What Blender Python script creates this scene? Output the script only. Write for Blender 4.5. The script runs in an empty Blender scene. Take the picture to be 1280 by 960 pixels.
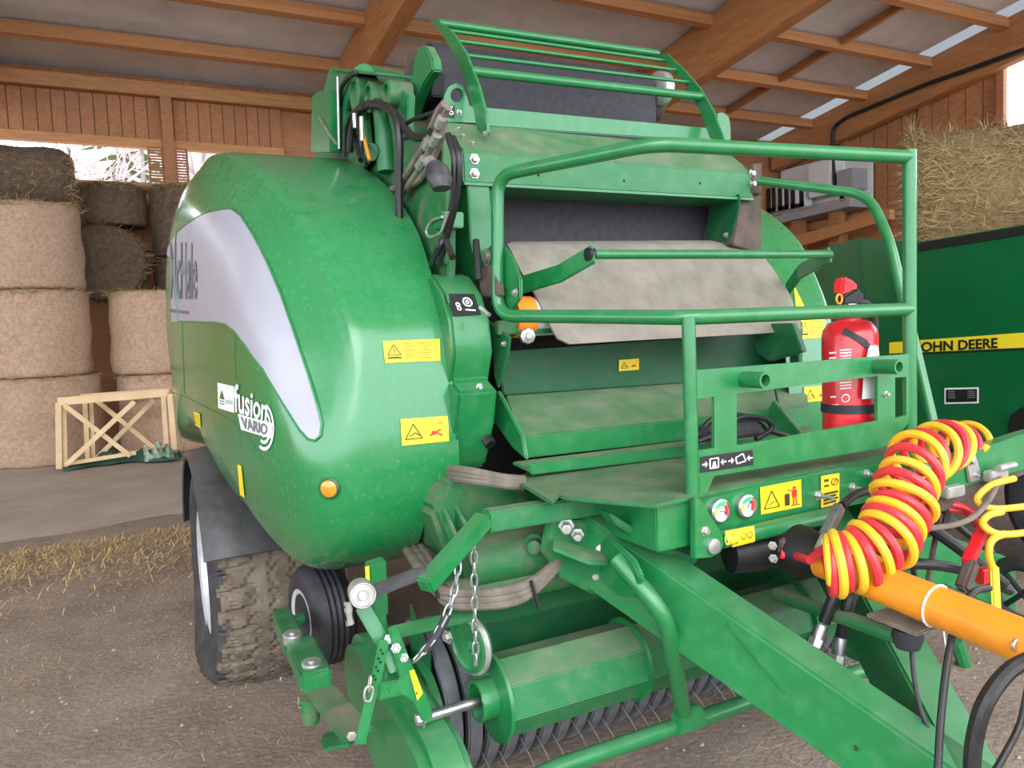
import bpy, bmesh, math, random
from mathutils import Vector, Matrix
from mathutils.bvhtree import BVHTree
from mathutils.geometry import tessellate_polygon
random.seed(7)
scene = bpy.context.scene
COL = scene.collection
R_ = math.radians

# ------------------------------------------------------------------ camera
FPX = 961.0
PITCH, ROLL, YAW = R_(4.2), R_(2.3), R_(27.3)
CAM = Vector((-1.8, 0.0, 1.66))
FW = Vector((math.sin(YAW)*math.cos(PITCH), math.cos(YAW)*math.cos(PITCH), -math.sin(PITCH)))
_r = Vector((math.cos(YAW), -math.sin(YAW), 0)); _u = _r.cross(FW)
RT = _r*math.cos(ROLL) - _u*math.sin(ROLL)
UP = _r*math.sin(ROLL) + _u*math.cos(ROLL)
cd = bpy.data.cameras.new('camera'); cam = bpy.data.objects.new('camera', cd); COL.objects.link(cam)
cd.sensor_width = 36; cd.lens = 36*FPX/1280; cd.clip_start = .05; cd.clip_end = 500
M = Matrix((RT, UP, -FW)).transposed().to_4x4(); M.translation = CAM
cam.matrix_world = M
scene.camera = cam

# ------------------------------------------------------------------ sky, light, exposure
W = bpy.data.worlds.new('overcast_sky'); scene.world = W; W.use_nodes = True
nt = W.node_tree; bg = nt.nodes['Background']
tc = nt.nodes.new('ShaderNodeTexCoord'); sp = nt.nodes.new('ShaderNodeSeparateXYZ')
rp = nt.nodes.new('ShaderNodeValToRGB')
rp.color_ramp.elements[0].position = 0.0; rp.color_ramp.elements[0].color = (.80, .86, .95, 1)
rp.color_ramp.elements[1].position = .6; rp.color_ramp.elements[1].color = (.92, .96, 1.0, 1)
nt.links.new(tc.outputs['Generated'], sp.inputs[0]); nt.links.new(sp.outputs['Z'], rp.inputs[0])
nt.links.new(rp.outputs[0], bg.inputs['Color'])
bg.inputs['Strength'].default_value = 3.0
sd = bpy.data.lights.new('sun_behind_cloud', 'SUN'); sd.energy = 1.2; sd.angle = R_(50); sd.color = (1, .97, .92)
so = bpy.data.objects.new('sun_behind_cloud', sd); COL.objects.link(so)
so.location = (-6, -10, 12)
so.rotation_euler = Vector((.35, .9, -.75)).to_track_quat('-Z', 'Y').to_euler()
vs = scene.view_settings
vs.view_transform = 'Standard'; vs.look = 'None'; vs.gamma = 1.0; vs.use_curve_mapping = False
vs.exposure = 0.75

# ------------------------------------------------------------------ pixel -> point on a plane of the place
def ray(px, py): return FW + RT*((px-640)/FPX) - UP*((py-480)/FPX)
def X_(px, py, X): r = ray(px, py); return CAM + r*((X-CAM.x)/r.x)
def Y_(px, py, Y): r = ray(px, py); return CAM + r*((Y-CAM.y)/r.y)
def Z_(px, py, Z): r = ray(px, py); return CAM + r*((Z-CAM.z)/r.z)
def XS(ps, X): return [X_(a, b, X) for a, b in ps]
def YS(ps, Y): return [Y_(a, b, Y) for a, b in ps]
def ZS(ps, Z): return [Z_(a, b, Z) for a, b in ps]
V = Vector

# ------------------------------------------------------------------ materials
def lin(c):
    if isinstance(c, str): c = tuple(int(c[i:i+2], 16)/255 for i in (0, 2, 4))
    return tuple(x/12.92 if x <= .04045 else ((x+.055)/1.055)**2.4 for x in c) + (1,)
MATS = {}
def mat(name, base, rough=.5, metal=0, var=None, dust=None, bump=None, coat=0, wave=None, rnd=0, stretch=None, trans=0, emit=None):
    """var=(col2,scale,lo,hi) noise mix; dust=(col,up,all,scale); bump=(scale,strength); wave=(axis,scale,col2,amt)"""
    m = bpy.data.materials.new(name); m.use_nodes = True; n = m.node_tree.nodes; L = m.node_tree.links
    b = n['Principled BSDF']; b.inputs['Roughness'].default_value = rough; b.inputs['Metallic'].default_value = metal
    if coat: b.inputs['Coat Weight'].default_value = coat; b.inputs['Coat Roughness'].default_value = .12
    if trans: b.inputs['Transmission Weight'].default_value = trans
    tcn = n.new('ShaderNodeTexCoord'); src = tcn.outputs['Object']
    if rnd:
        oi = n.new('ShaderNodeObjectInfo'); ad = n.new('ShaderNodeVectorMath'); ad.operation = 'ADD'
        sc = n.new('ShaderNodeVectorMath'); sc.operation = 'SCALE'; sc.inputs[0].default_value = (37, 53, 71)
        L.new(oi.outputs['Random'], sc.inputs['Scale']); L.new(src, ad.inputs[0]); L.new(sc.outputs[0], ad.inputs[1]); src = ad.outputs[0]
    if stretch:
        mp = n.new('ShaderNodeMapping'); mp.inputs['Scale'].default_value = stretch; L.new(src, mp.inputs[0]); src = mp.outputs[0]
    def noise(scale, detail=6, r=.6):
        t = n.new('ShaderNodeTexNoise'); t.inputs['Scale'].default_value = scale; t.inputs['Detail'].default_value = detail
        t.inputs['Roughness'].default_value = r; L.new(src, t.inputs['Vector']); return t.outputs['Fac']
    def mrange(o, a, c, x=0, y=1):
        t = n.new('ShaderNodeMapRange'); t.inputs[1].default_value = a; t.inputs[2].default_value = c
        t.inputs[3].default_value = x; t.inputs[4].default_value = y; L.new(o, t.inputs[0]); return t.outputs[0]
    def math_(op, a, c):
        t = n.new('ShaderNodeMath'); t.operation = op
        for i, q in enumerate((a, c)):
            if isinstance(q, (int, float)): t.inputs[i].default_value = q
            else: L.new(q, t.inputs[i])
        return t.outputs[0]
    def mix(fac, a, c):
        t = n.new('ShaderNodeMix'); t.data_type = 'RGBA'; L.new(fac, t.inputs[0])
        for i, q in ((6, a), (7, c)):
            if isinstance(q, tuple): t.inputs[i].default_value = q
            else: L.new(q, t.inputs[i])
        return t.outputs[2]
    col = lin(base)
    if var: col = mix(mrange(noise(var[1]), var[2], var[3]), col, lin(var[0]))
    if wave:
        t = n.new('ShaderNodeTexWave'); t.bands_direction = wave[0]; t.inputs['Scale'].default_value = wave[1]
        t.inputs['Distortion'].default_value = 1.5; t.inputs['Detail'].default_value = 3; L.new(src, t.inputs['Vector'])
        col = mix(math_('MULTIPLY', t.outputs['Fac'], wave[3]), col, lin(wave[2]))
    if rnd:
        hs = n.new('ShaderNodeHueSaturation'); L.new(mrange(oi.outputs['Random'], 0, 1, 1-rnd, 1+rnd), hs.inputs['Value'])
        if isinstance(col, tuple): hs.inputs['Color'].default_value = col
        else: L.new(col, hs.inputs['Color'])
        col = hs.outputs[0]
    if dust:
        g = n.new('ShaderNodeNewGeometry'); s = n.new('ShaderNodeSeparateXYZ'); L.new(g.outputs['Normal'], s.inputs[0])
        up = mrange(s.outputs['Z'], .25, .95)
        nz = mrange(noise(dust[3]), .22, .72)
        nz2 = mrange(noise(dust[3]*2.7), .48, .75)
        f = math_('ADD', math_('MULTIPLY', math_('MULTIPLY', up, nz), dust[1]), math_('MULTIPLY', nz2, dust[2]))
        fc = n.new('ShaderNodeClamp'); L.new(f, fc.inputs[0])
        col = mix(fc.outputs[0], col, lin(dust[0]))
        L.new(mrange(fc.outputs[0], 0, 1, rough, .85), b.inputs['Roughness'])
        if coat: L.new(mrange(fc.outputs[0], 0, .7, coat, 0), b.inputs['Coat Weight'])
    if isinstance(col, tuple): b.inputs['Base Color'].default_value = col
    else: L.new(col, b.inputs['Base Color'])
    if bump:
        bp = n.new('ShaderNodeBump'); bp.inputs['Strength'].default_value = bump[1]; bp.inputs['Distance'].default_value = bump[2] if len(bump) > 2 else .02
        L.new(noise(bump[0], 8, .65), bp.inputs['Height']); L.new(bp.outputs[0], b.inputs['Normal'])
    MATS[name] = m; return m

GREEN = '17703a'
mat('paint', GREEN, .32, var=('1a7a42', 9, .4, .75), dust=('7f9280', .28, .14, 7), coat=.35)
mat('paint_shroud', '17763d', .24, var=('1b7c43', 3, .35, .7), dust=('86a890', .20, .10, 16), coat=.6)
mat('paint_dusty', '146a37', .45, var=('257446', 11, .35, .75), dust=('8f8b79', .68, .20, 6))
mat('paint_dirty', '166a36', .55, var=('546a4c', 9, .45, .75), dust=('7b7264', .9, .45, 6))
mat('paint_dark', '0e5530', .45, dust=('7c7c66', .5, .12, 6))
mat('flap', '91897e', .9, var=('787066', 9, .35, .7), dust=('6f8a74', .15, .25, 3), bump=(60, .3, .004))
mat('belt', '29292f', .7, var=('323239', 30, .4, .6), bump=(180, .3, .002))
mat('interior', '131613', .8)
mat('rust', '5d4f47', .85, var=('463c36', 14, .4, .65), bump=(40, .4, .005))
mat('rubber', '232327', .62, var=('35353a', 12, .45, .7))
mat('tyre_rubber', '26272a', .65, var=('3a3b3f', 6, .4, .7), dust=('7d7062', 0, .25, 6))
mat('tyre_mud', '5f5347', .95, var=('83776a', 14, .35, .7), bump=(90, .6, .01))
mat('plastic_black', '2c2d31', .42, var=('3c3d41', 5, .4, .7), dust=('85807a', .25, .14, 9))
mat('black', '141416', .5)
mat('hose_black', '18181a', .45, dust=('6f6a60', .1, .12, 20))
mat('hose_dusty', '766d63', .85, var=('574f47', 16, .4, .7))
mat('steel', 'b9bbbd', .3, .9, var=('8d8d8d', 20, .4, .7))
mat('zinc', 'c3c4c2', .42, .75, var=('9c9a94', 15, .4, .7))
mat('chain', 'a5a7a8', .4, .85)
mat('band_grey', '787b82', .42, .25, var=('5d6066', 10, .4, .7), dust=('77706a', .15, .15, 9))
mat('red_hose', 'd43440', .4); mat('yellow_hose', 'eeb62c', .4)
mat('orange', 'e8901c', .45, var=('d07f1a', 7, .45, .75), dust=('7a6a58', .1, .12, 10))
mat('netroll_orange', 'f08a1e', .6); mat('netroll_white', 'c9c9cf', .6, wave=('X', 60, 'a2a2aa', .7))
mat('ext_red', 'd3202a', .32, coat=.4); mat('sticker_yellow', 'f2d423', .45); mat('sticker_black', '1a1a1c', .45)
mat('sticker_white', 'eceff0', .45); mat('sticker_red', 'cf2f2a', .5); mat('ink', '3a3620', .6); mat('ink_soft', '8d7d2c', .6)
mat('ink_grey', '70757c', .5); mat('silver_panel', 'a4a5b0', .38, metal=.15, var=('9c9daa', 5, .4, .7))
mat('logo_green', '5fae86', .5); mat('lens', 'e9861c', .2, coat=.6); mat('gauge_green', '3fae76', .4); mat('gauge_face', 'f3f3ee', .4)
mat('jd_green', '0a5a30', .28, var=('0b6036', 4, .4, .7), coat=.5); mat('jd_green_dark', '08442a', .4)
mat('jd_yellow', 'ecd32c', .4)
MATS['added_roof_sheen'] = m_ = bpy.data.materials.new('added_roof_sheen'); m_.use_nodes = True  # translucent stand-in for bright reflections on the roof sheets
_t = m_.node_tree.nodes.new('ShaderNodeBsdfTranslucent'); _t.inputs[0].default_value = (.085, .09, .095, 1)
m_.node_tree.links.new(_t.outputs[0], m_.node_tree.nodes['Material Output'].inputs[0])
mat('wood', 'a9744a', .7, var=('8a5a38', 3, .35, .7), rnd=.10, stretch=(1, 1, 14), bump=(12, .15))
mat('wood_beam', 'b07a48', .65, var=('96633a', 2.2, .35, .7), rnd=.06, stretch=(9, 1, 9), bump=(10, .1))
mat('wood_purlin', 'b98352', .65, var=('9d6b40', 2.2, .35, .7), rnd=.08, stretch=(1, 9, 9), bump=(10, .1))
mat('wood_new', 'e2c8a0', .65, var=('d3b285', 5, .35, .7), rnd=.06)
mat('roof_sheet', 'd2d4d6', .42, var=('bfc2c5', 2, .4, .7))
mat('bale_net', 'b8977c', .95, var=('8a6d55', 22, .35, .68), wave=('Z', 14, 'd3b9a3', .5), rnd=.06, bump=(45, .8, .02))
mat('bale_shade_brown', '735f4b', .97, var=('4a3c2f', 14, .3, .7), rnd=.08, bump=(40, .9, .03))  # brown hay, colour darkened further to stand in for shade at the back
mat('hay', 'a58d62', .95, var=('77623f', 22, .3, .7), bump=(55, 1.0, .03))
mat('straw', 'd8c08e', .9, var=('b89a62', 30, .3, .7)); mat('straw_dull', 'a8905f', .9, var=('84704a', 30, .3, .7)); mat('hay_strands', 'b9a274', .9, var=('8a7348', 8, .3, .7))
mat('dirt', 'a08e80', .97, var=('7f6e61', 1.7, .35, .68), dust=('b5a597', 0, .5, 7), bump=(38, .85, .03))
mat('concrete', 'aea397', .95, var=('988c80', 1.1, .35, .7), dust=('bdb2a6', 0, .25, 5), bump=(30, .4, .015))
mat('stone', 'a99f94', .9, rnd=.25)
mat('tarp', '2f5c45', .75, var=('23493a', 8, .4, .7)); mat('tarp_pale', '9fae9c', .8, var=('6b8570', 14, .4, .6))
mat('bark', 'aba0a2', .95); mat('conifer', '7c8c68', .95); mat('leaf_litter', 'b29a8c', 1, var=('a08e8a', 2, .3, .7))
mat('white_plastic', 'd8dadb', .5); mat('cabinet', 'cfd0cc', .5); mat('cabinet_grey', '8e9092', .5)
mat('rim', 'c9cdd0', .4, .35, dust=('8a7d70', .1, .3, 9))

# ------------------------------------------------------------------ mesh builder
WO = {}          # world origin of every object
def frame(t, up=V((0, 0, 1))):
    t = t.normalized()
    if abs(t.dot(up)) > .97: up = V((0, 1, 0)) if abs(t.y) < .9 else V((1, 0, 0))
    s = t.cross(up).normalized(); return s, s.cross(t).normalized()
def catmull(ps, n=8):
    ps = [V(p) for p in ps]; q = [2*ps[0]-ps[1]] + ps + [2*ps[-1]-ps[-2]]; out = []
    for i in range(1, len(q)-2):
        a, b, c, d = q[i-1:i+3]
        for k in range(n):
            t = k/n
            out.append(.5*((2*b)+(c-a)*t+(2*a-5*b+4*c-d)*t*t+(3*b-a-3*c+d)*t**3))
    out.append(ps[-1]); return out
def fillet(ps, r=.06, n=6):
    ps = [V(p) for p in ps]; out = [ps[0]]
    for a, b, c in zip(ps, ps[1:], ps[2:]):
        d1 = (a-b); d2 = (c-b); k = min(r, d1.length*.45, d2.length*.45)
        p, q = b+d1.normalized()*k, b+d2.normalized()*k
        for i in range(n+1):
            t = i/n; out.append(p*(1-t)**2 + b*2*t*(1-t) + q*t*t)
    out.append(ps[-1]); return out
class MB:
    def __init__(s): s.v = []; s.f = []
    def add(s, vs_, fs):
        o = len(s.v); s.v += [V(p) for p in vs_]; s.f += [tuple(i+o for i in f) for f in fs]; return s
    def box(s, lo, hi):
        x0, y0, z0 = lo; x1, y1, z1 = hi
        return s.add([(x0,y0,z0),(x1,y0,z0),(x1,y1,z0),(x0,y1,z0),(x0,y0,z1),(x1,y0,z1),(x1,y1,z1),(x0,y1,z1)],
                     [(0,3,2,1),(4,5,6,7),(0,1,5,4),(1,2,6,5),(2,3,7,6),(3,0,4,7)])
    def prism(s, ps, vec, holes=()):
        ps = [V(p) for p in ps]; vec = V(vec); n = len(ps)
        if not holes:
            return s.add(ps+[p+vec for p in ps], [tuple(range(n)), tuple(range(2*n-1, n-1, -1))] +
                         [(i, (i+1) % n, (i+1) % n+n, i+n) for i in range(n)])
        loops = [ps]+[[V(p) for p in h] for h in holes]; tri = tessellate_polygon(loops)
        flat = [p for l in loops for p in l]; m = len(flat); fs = [tuple(t) for t in tri]+[tuple(i+m for i in t[::-1]) for t in tri]
        o = 0
        for l in loops:
            k = len(l); fs += [(o+i, o+(i+1) % k, o+(i+1) % k+m, o+i+m) for i in range(k)]; o += k
        return s.add(flat+[p+vec for p in flat], fs)
    def tube(s, path, r, n=10, closed=False, cap=True):
        path = [V(p) for p in path]; m = len(path); rs = r if isinstance(r, (list, tuple)) else [r]*m
        t0 = (path[1]-path[0]); sd_, up_ = frame(t0); vs_ = []
        for i, p in enumerate(path):
            if closed: t = (path[(i+1) % m]-path[i-1])
            else: t = path[min(i+1, m-1)]-path[max(i-1, 0)]
            t.normalize(); sd_ = (sd_-t*sd_.dot(t)).normalized(); up_ = sd_.cross(t)
            vs_ += [p+(sd_*math.cos(a)+up_*math.sin(a))*rs[i] for a in (2*math.pi*k/n for k in range(n))]
        fs = []
        for i in range(m if closed else m-1):
            j = (i+1) % m
            fs += [(i*n+k, i*n+(k+1) % n, j*n+(k+1) % n, j*n+k) for k in range(n)]
        if cap and not closed: fs += [tuple(range(n-1, -1, -1)), tuple((m-1)*n+k for k in range(n))]
        return s.add(vs_, fs)
    def strip(s, path, w, th, up=(0, 0, 1)):
        """flat bar of width w (along up) and thickness th swept along a path"""
        path = [V(p) for p in path]; m = len(path); vs_ = []
        for i, p in enumerate(path):
            t = (path[min(i+1, m-1)]-path[max(i-1, 0)]).normalized(); u = V(up); u = (u-t*u.dot(t)).normalized(); d = t.cross(u)
            vs_ += [p+u*w/2+d*th/2, p-u*w/2+d*th/2, p-u*w/2-d*th/2, p+u*w/2-d*th/2]
        fs = [(3, 2, 1, 0), tuple(4*(m-1)+k for k in range(4))]
        for i in range(m-1): fs += [(4*i+k, 4*i+(k+1) % 4, 4*i+4+(k+1) % 4, 4*i+4+k) for k in range(4)]
        return s.add(vs_, fs)
    def bar(s, a, b, w, h, up=(0, 0, 1)): return s.strip([a, b], h, w, up)
    def lathe(s, o, ax, prof, n=24):
        o = V(o); ax = V(ax).normalized(); sx, sy = frame(ax); vs_ = []; m = len(prof)
        for r, h in prof: vs_ += [o+ax*h+(sx*math.cos(2*math.pi*k/n)+sy*math.sin(2*math.pi*k/n))*max(r, 1e-4) for k in range(n)]
        fs = [(i*n+k, i*n+(k+1) % n, (i+1)*n+(k+1) % n, (i+1)*n+k) for i in range(m-1) for k in range(n)]
        return s.add(vs_, fs + [tuple(range(n-1, -1, -1)), tuple((m-1)*n+k for k in range(n))])
    def grid(s, fn, nu, nv, closed_u=False):
        vs_ = [fn(i/(nu if closed_u else nu-1), j/(nv-1)) for j in range(nv) for i in range(nu)]; fs = []
        for j in range(nv-1):
            for i in range(nu if closed_u else nu-1):
                k = (i+1) % nu; fs.append((j*nu+i, j*nu+k, (j+1)*nu+k, (j+1)*nu+i))
        return s.add(vs_, fs)
    def build(s, name, m, parent=None, bev=0, origin=None, smooth=35, solid=0, seg=2, recalc=True):
        bm = bmesh.new()
        if origin is None:
            xs = [p.x for p in s.v]; ys = [p.y for p in s.v]; zs = [p.z for p in s.v]
            origin = V(((min(xs)+max(xs))/2, (min(ys)+max(ys))/2, min(zs) if parent is None else (min(zs)+max(zs))/2))
        origin = V(origin)
        bv = [bm.verts.new(p-origin) for p in s.v]
        for f in s.f:
            try: bm.faces.new([bv[i] for i in f])
            except ValueError: pass
        if recalc: bmesh.ops.recalc_face_normals(bm, faces=bm.faces)
        if solid: bmesh.ops.solidify(bm, geom=bm.faces[:], thickness=solid)
        if bev:
            es = [e for e in bm.edges if len(e.link_faces) == 2 and e.calc_face_angle(0) > R_(32)]
            bmesh.ops.bevel(bm, geom=es, offset=bev, segments=seg, affect='EDGES', clamp_overlap=True)
        me = bpy.data.meshes.new(name); bm.to_mesh(me); bm.free()
        me.materials.append(MATS[m] if isinstance(m, str) else m)
        for p in me.polygons: p.use_smooth = True
        me.set_sharp_from_angle(angle=R_(smooth))
        o = bpy.data.objects.new(name, me); COL.objects.link(o)
        place(o, origin, parent); return o
def place(o, origin, parent=None):
    WO[o.name] = V(origin)
    if parent is not None: o.parent = parent; o.location = V(origin)-WO[parent.name]
    else: o.location = origin
def empty(name, loc, label, cat, group=None):
    o = bpy.data.objects.new(name, None); COL.objects.link(o); o.empty_display_size = .2; place(o, loc); tag(o, label, cat, group); return o
def tag(o, label=None, cat=None, group=None, kind=None):
    if label: o['label'] = label
    if cat: o['category'] = cat
    if group: o['group'] = group
    if kind: o['kind'] = kind
    return o
def inst(src, loc, parent=None, scale=None, rot=None, name=None):
    o = bpy.data.objects.new(name or src.name.split('.')[0], src.data); COL.objects.link(o); place(o, loc, parent)
    if scale: o.scale = scale
    if rot: o.rotation_euler = rot
    return o
def bvh_of(o):
    me = o.data; w = WO[o.name]; return BVHTree.FromPolygons([v.co+w for v in me.vertices], [tuple(p.vertices) for p in me.polygons])
def hit(px, py, tgt, off=.003):
    """tgt: BVH of a built surface, or ('X'|'Y'|'Z', value) plane"""
    r = ray(px, py).normalized()
    if isinstance(tgt, tuple):
        p = {'X': X_, 'Y': Y_, 'Z': Z_}[tgt[0]](px, py, tgt[1])
        n = {'X': V((1, 0, 0)), 'Y': V((0, 1, 0)), 'Z': V((0, 0, 1))}[tgt[0]]
        if n.dot(r) > 0: n = -n
        return p+n*off
    loc, n, i, d = tgt.ray_cast(CAM, r)
    if loc is None:
        loc, n, i, d = tgt.find_nearest(CAM+r*4.3)
    if n.dot(r) > 0: n = -n
    return loc+n*off
def decal(name, q, tgt, m, parent, off=.003, n=6):
    """q: four pixel corners (tl,tr,br,bl) -> thin sticker lying on the target surface"""
    def fn(u, v):
        x = (q[0][0]*(1-u)+q[1][0]*u)*(1-v)+(q[3][0]*(1-u)+q[2][0]*u)*v
        y = (q[0][1]*(1-u)+q[1][1]*u)*(1-v)+(q[3][1]*(1-u)+q[2][1]*u)*v
        return hit(x, y, tgt, off)
    return MB().grid(fn, n, n).build(name, m, parent, recalc=False)
def qmap(q, u, v):
    return ((q[0][0]*(1-u)+q[1][0]*u)*(1-v)+(q[3][0]*(1-u)+q[2][0]*u)*v, (q[0][1]*(1-u)+q[1][1]*u)*(1-v)+(q[3][1]*(1-u)+q[2][1]*u)*v)
def marks(name, q, shapes, tgt, m, parent, off=.005):
    """shapes: polygons in the unit square of the sticker q"""
    b = MB()
    for sh in shapes:
        b.add([hit(*qmap(q, u, v), tgt, off) for u, v in sh], [tuple(range(len(sh)))])
    return b.build(name, m, parent, recalc=False)
def rect(x0, y0, x1, y1): return [(x0, y0), (x1, y0), (x1, y1), (x0, y1)]
def line(x0, y0, x1, y1, w, asp=1):
    dx, dy = (x1-x0), (y1-y0); l = math.hypot(dx, dy/asp) or 1; nx, ny = -dy/asp/l*w, dx/l*w*asp
    return [(x0+nx, y0+ny), (x1+nx, y1+ny), (x1-nx, y1-ny), (x0-nx, y0-ny)]
def tri_sign(x0, y0, x1, y1, w=.02, asp=1):
    xm = (x0+x1)/2
    return [line(x0, y1, xm, y0, w, asp), line(xm, y0, x1, y1, w, asp), line(x0, y1, x1, y1, w, asp)]
def circ(cx, cy, r, asp=1, n=14): return [(cx+r*math.cos(2*math.pi*k/n), cy+r*asp*math.sin(2*math.pi*k/n)) for k in range(n)]
def ring(cx, cy, r, w, asp=1, n=20, a0=0, a1=2*math.pi):
    out = []
    for k in range(n):
        a, b = a0+(a1-a0)*k/n, a0+(a1-a0)*(k+1)/n
        out.append([(cx+q*math.cos(t), cy+q*asp*math.sin(t)) for q, t in ((r, a), (r, b), (r-w, b), (r-w, a))])
    return out
def text(name, s, q, tgt, m, parent, off=.005, shear=0, bold=0):
    cu = bpy.data.curves.new('t', 'FONT'); cu.body = s; cu.shear = shear; cu.offset = bold; cu.resolution_u = 4
    to = bpy.data.objects.new('t', cu); COL.objects.link(to); bpy.context.view_layer.update()
    dg = bpy.context.evaluated_depsgraph_get(); me = to.evaluated_get(dg).to_mesh()
    vs_ = [v.co.copy() for v in me.vertices]; fs = [tuple(p.vertices) for p in me.polygons]
    to.evaluated_get(dg).to_mesh_clear(); bpy.data.objects.remove(to); bpy.data.curves.remove(cu)
    x0 = min(v.x for v in vs_); x1 = max(v.x for v in vs_); y0 = min(v.y for v in vs_); y1 = max(v.y for v in vs_)
    b = MB(); b.add([hit(*qmap(q, (v.x-x0)/(x1-x0), 1-(v.y-y0)/(y1-y0)), tgt, off) for v in vs_], fs)
    return b.build(name, m, parent, recalc=False)
def bolt(p, ax, parent, r=.011, m='zinc', name='bolt', h=.012):
    ax = V(ax).normalized()
    return MB().lathe(V(p), ax, [(r*1.55, 0), (r*1.55, .003), (r, .003), (r, h), (r*.8, h+.002)], 6 if r < .02 else 10).build(name, m, parent)
def strands(mb, fn, n, l=(.08, .2), w=.003, tilt=.3, up=0):
    for _ in range(n):
        p, nrm = fn(); d = V((random.gauss(0, 1), random.gauss(0, 1), random.gauss(0, 1)*tilt+up)); d.normalize()
        d += nrm*random.uniform(0, .35); L_ = random.uniform(*l); s, u = frame(d, nrm if abs(nrm.dot(d.normalized())) < .9 else V((1, 0, 0)))
        mid = p+d*L_*.5+nrm*random.uniform(0, .25)*L_; e = p+d*L_+nrm*random.uniform(-.2, .1)*L_
        s = s*w
        mb.add([p-s, p+s, mid+s, mid-s, e+s*.5, e-s*.5], [(0, 1, 2, 3), (3, 2, 4, 5)])
    return mb

# ================================================================== the barn
floor = MB()
random.seed(3)
def fl(u, v):
    x = -30+60*u; y = -26+41*v
    return V((x, y, 0))
floor.grid(fl, 90, 60)
floor = floor.build('floor', 'dirt', origin=(0, 5, 0), recalc=False)
tag(floor, 'packed brown dirt floor of the barn', kind='structure')
cs = MB().grid(lambda u, v: V((-16+17.5*u+ (0 if 0 < u < 1 else 0), (7.35+.10*math.sin(u*40)+.06*math.sin(u*93)+.07*(u*17)*0.5) if v < .02 else 7.6+(v)*7.0, .002 if v < .02 else .035)), 120, 12)
concrete = cs.build('concrete_strip', 'concrete', floor, recalc=False)
tag(MB().grid(lambda u, v: V((-120+240*u, 16+120*v, -.1)), 4, 4).build('ground', 'leaf_litter', recalc=False), 'pale ground outside behind the barn', kind='structure')

YW, ZE, SL, XR = 14.5, 6.1, .157, 13.75
def roofz(y): return ZE+SL*(YW-y)
# back wall : vertical planks above and below the ribbon opening
wall = MB().box((-22, YW+.10, 0), (XR, YW+.16, 4.25)).build('wall_back', 'wood', origin=(0, YW+.1, 0)); tag(wall, 'timber back wall with a long open ribbon window', kind='structure')
plank = None
def planks(parent, x0, x1, z0, z1, y, step=.2):
    global plank
    x = x0
    while x < x1-.01:
        w = step-.012
        if plank is None:
            plank = MB().box((-.5, -.5, -.5), (.5, .5, .5)).build('plank', 'wood', parent, origin=(0, 0, 0)); place(plank, V((x+w/2, y, (z0+z1)/2)), parent); plank.scale = (w, .03, z1-z0)
        else: inst(plank, V((x+w/2, y+random.uniform(-.006, .006), (z0+z1)/2)), parent, (w, .03, z1-z0))
        x += step
planks(wall, -4.6, 1.2, 4.98, roofz(YW), YW+.05)
planks(wall, -4.6, 1.2, 3.2, 4.2, YW+.05)
up_w = MB().box((-22, YW+.10, 4.98), (XR, YW+.16, roofz(YW)+.1)).build('upper_boarding', 'wood', wall)
MB().box((1.2, YW+.02, 4.2), (XR, YW+.08, 4.99)).build('infill_boarding', 'wood', wall)
MB().box((-16, YW-.06, 4.2), (1.2, YW+.16, 4.33)).build('sill_rail', 'wood_purlin', wall, bev=.006)
MB().box((-16, YW-.06, 4.93), (1.2, YW+.16, 5.06)).build('head_rail', 'wood_purlin', wall, bev=.006)
MB().box((-16, YW-.16, roofz(YW)-.34), (XR, YW+.02, roofz(YW)-.12)).build('wall_plate', 'wood_purlin', wall, bev=.01)
for xp in (-6.3, -.72):
    MB().box((xp-.09, YW-.14, 0), (xp+.09, YW+.04, 6.0)).build('post', 'wood', wall, bev=.008)
# slatted shutters each side of the post
for xa, xb in ((-1.05, -.81), (-.63, -.42)):
    fr = MB()
    for a in (xa, xb-.03): fr.box((a, YW-.03, 4.33), (a+.03, YW+.05, 4.93))
    sh = fr.build('shutter_frame', 'wood', wall)
    s0 = None
    for k in range(12):
        z = 4.36+k*.047
        if s0 is None: s0 = MB().box((xa+.03, YW, z), (xb-.03, YW+.03, z+.026)).build('slat', 'wood', sh)
        else: inst(s0, V(((xa+xb)/2, YW+.015, z+.013)), sh)
# right wall
wr = MB().box((XR, -4.0, 0), (XR+.08, YW+.1, 3.9)).build('wall_right', 'wood', origin=(XR, 8, 0)); tag(wr, 'timber right wall under a deep sloping beam', kind='structure')
y = 6.6
while y < YW-.05:
    z0 = 3.85; z1 = roofz(y)-.7
    if y > 8.95: inst(plank, V((XR-.02, y+.17, (z0+z1)/2)), wr, (.03, .33, z1-z0))
    y += .35
for yp in (9.0, 10.6, 12.6): MB().box((XR-.16, yp-.07, 0), (XR-.03, yp+.07, roofz(yp)-.7)).build('post', 'wood', wr, bev=.006)
MB().box((XR, 9.0, 3.8), (XR+.06, YW+.1, 6.4)).build('boarding', 'wood', wr)
MB().box((XR-.14, 8.0, 3.75), (XR-.03, YW, 3.95)).build('rail', 'wood_purlin', wr, bev=.006)

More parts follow.
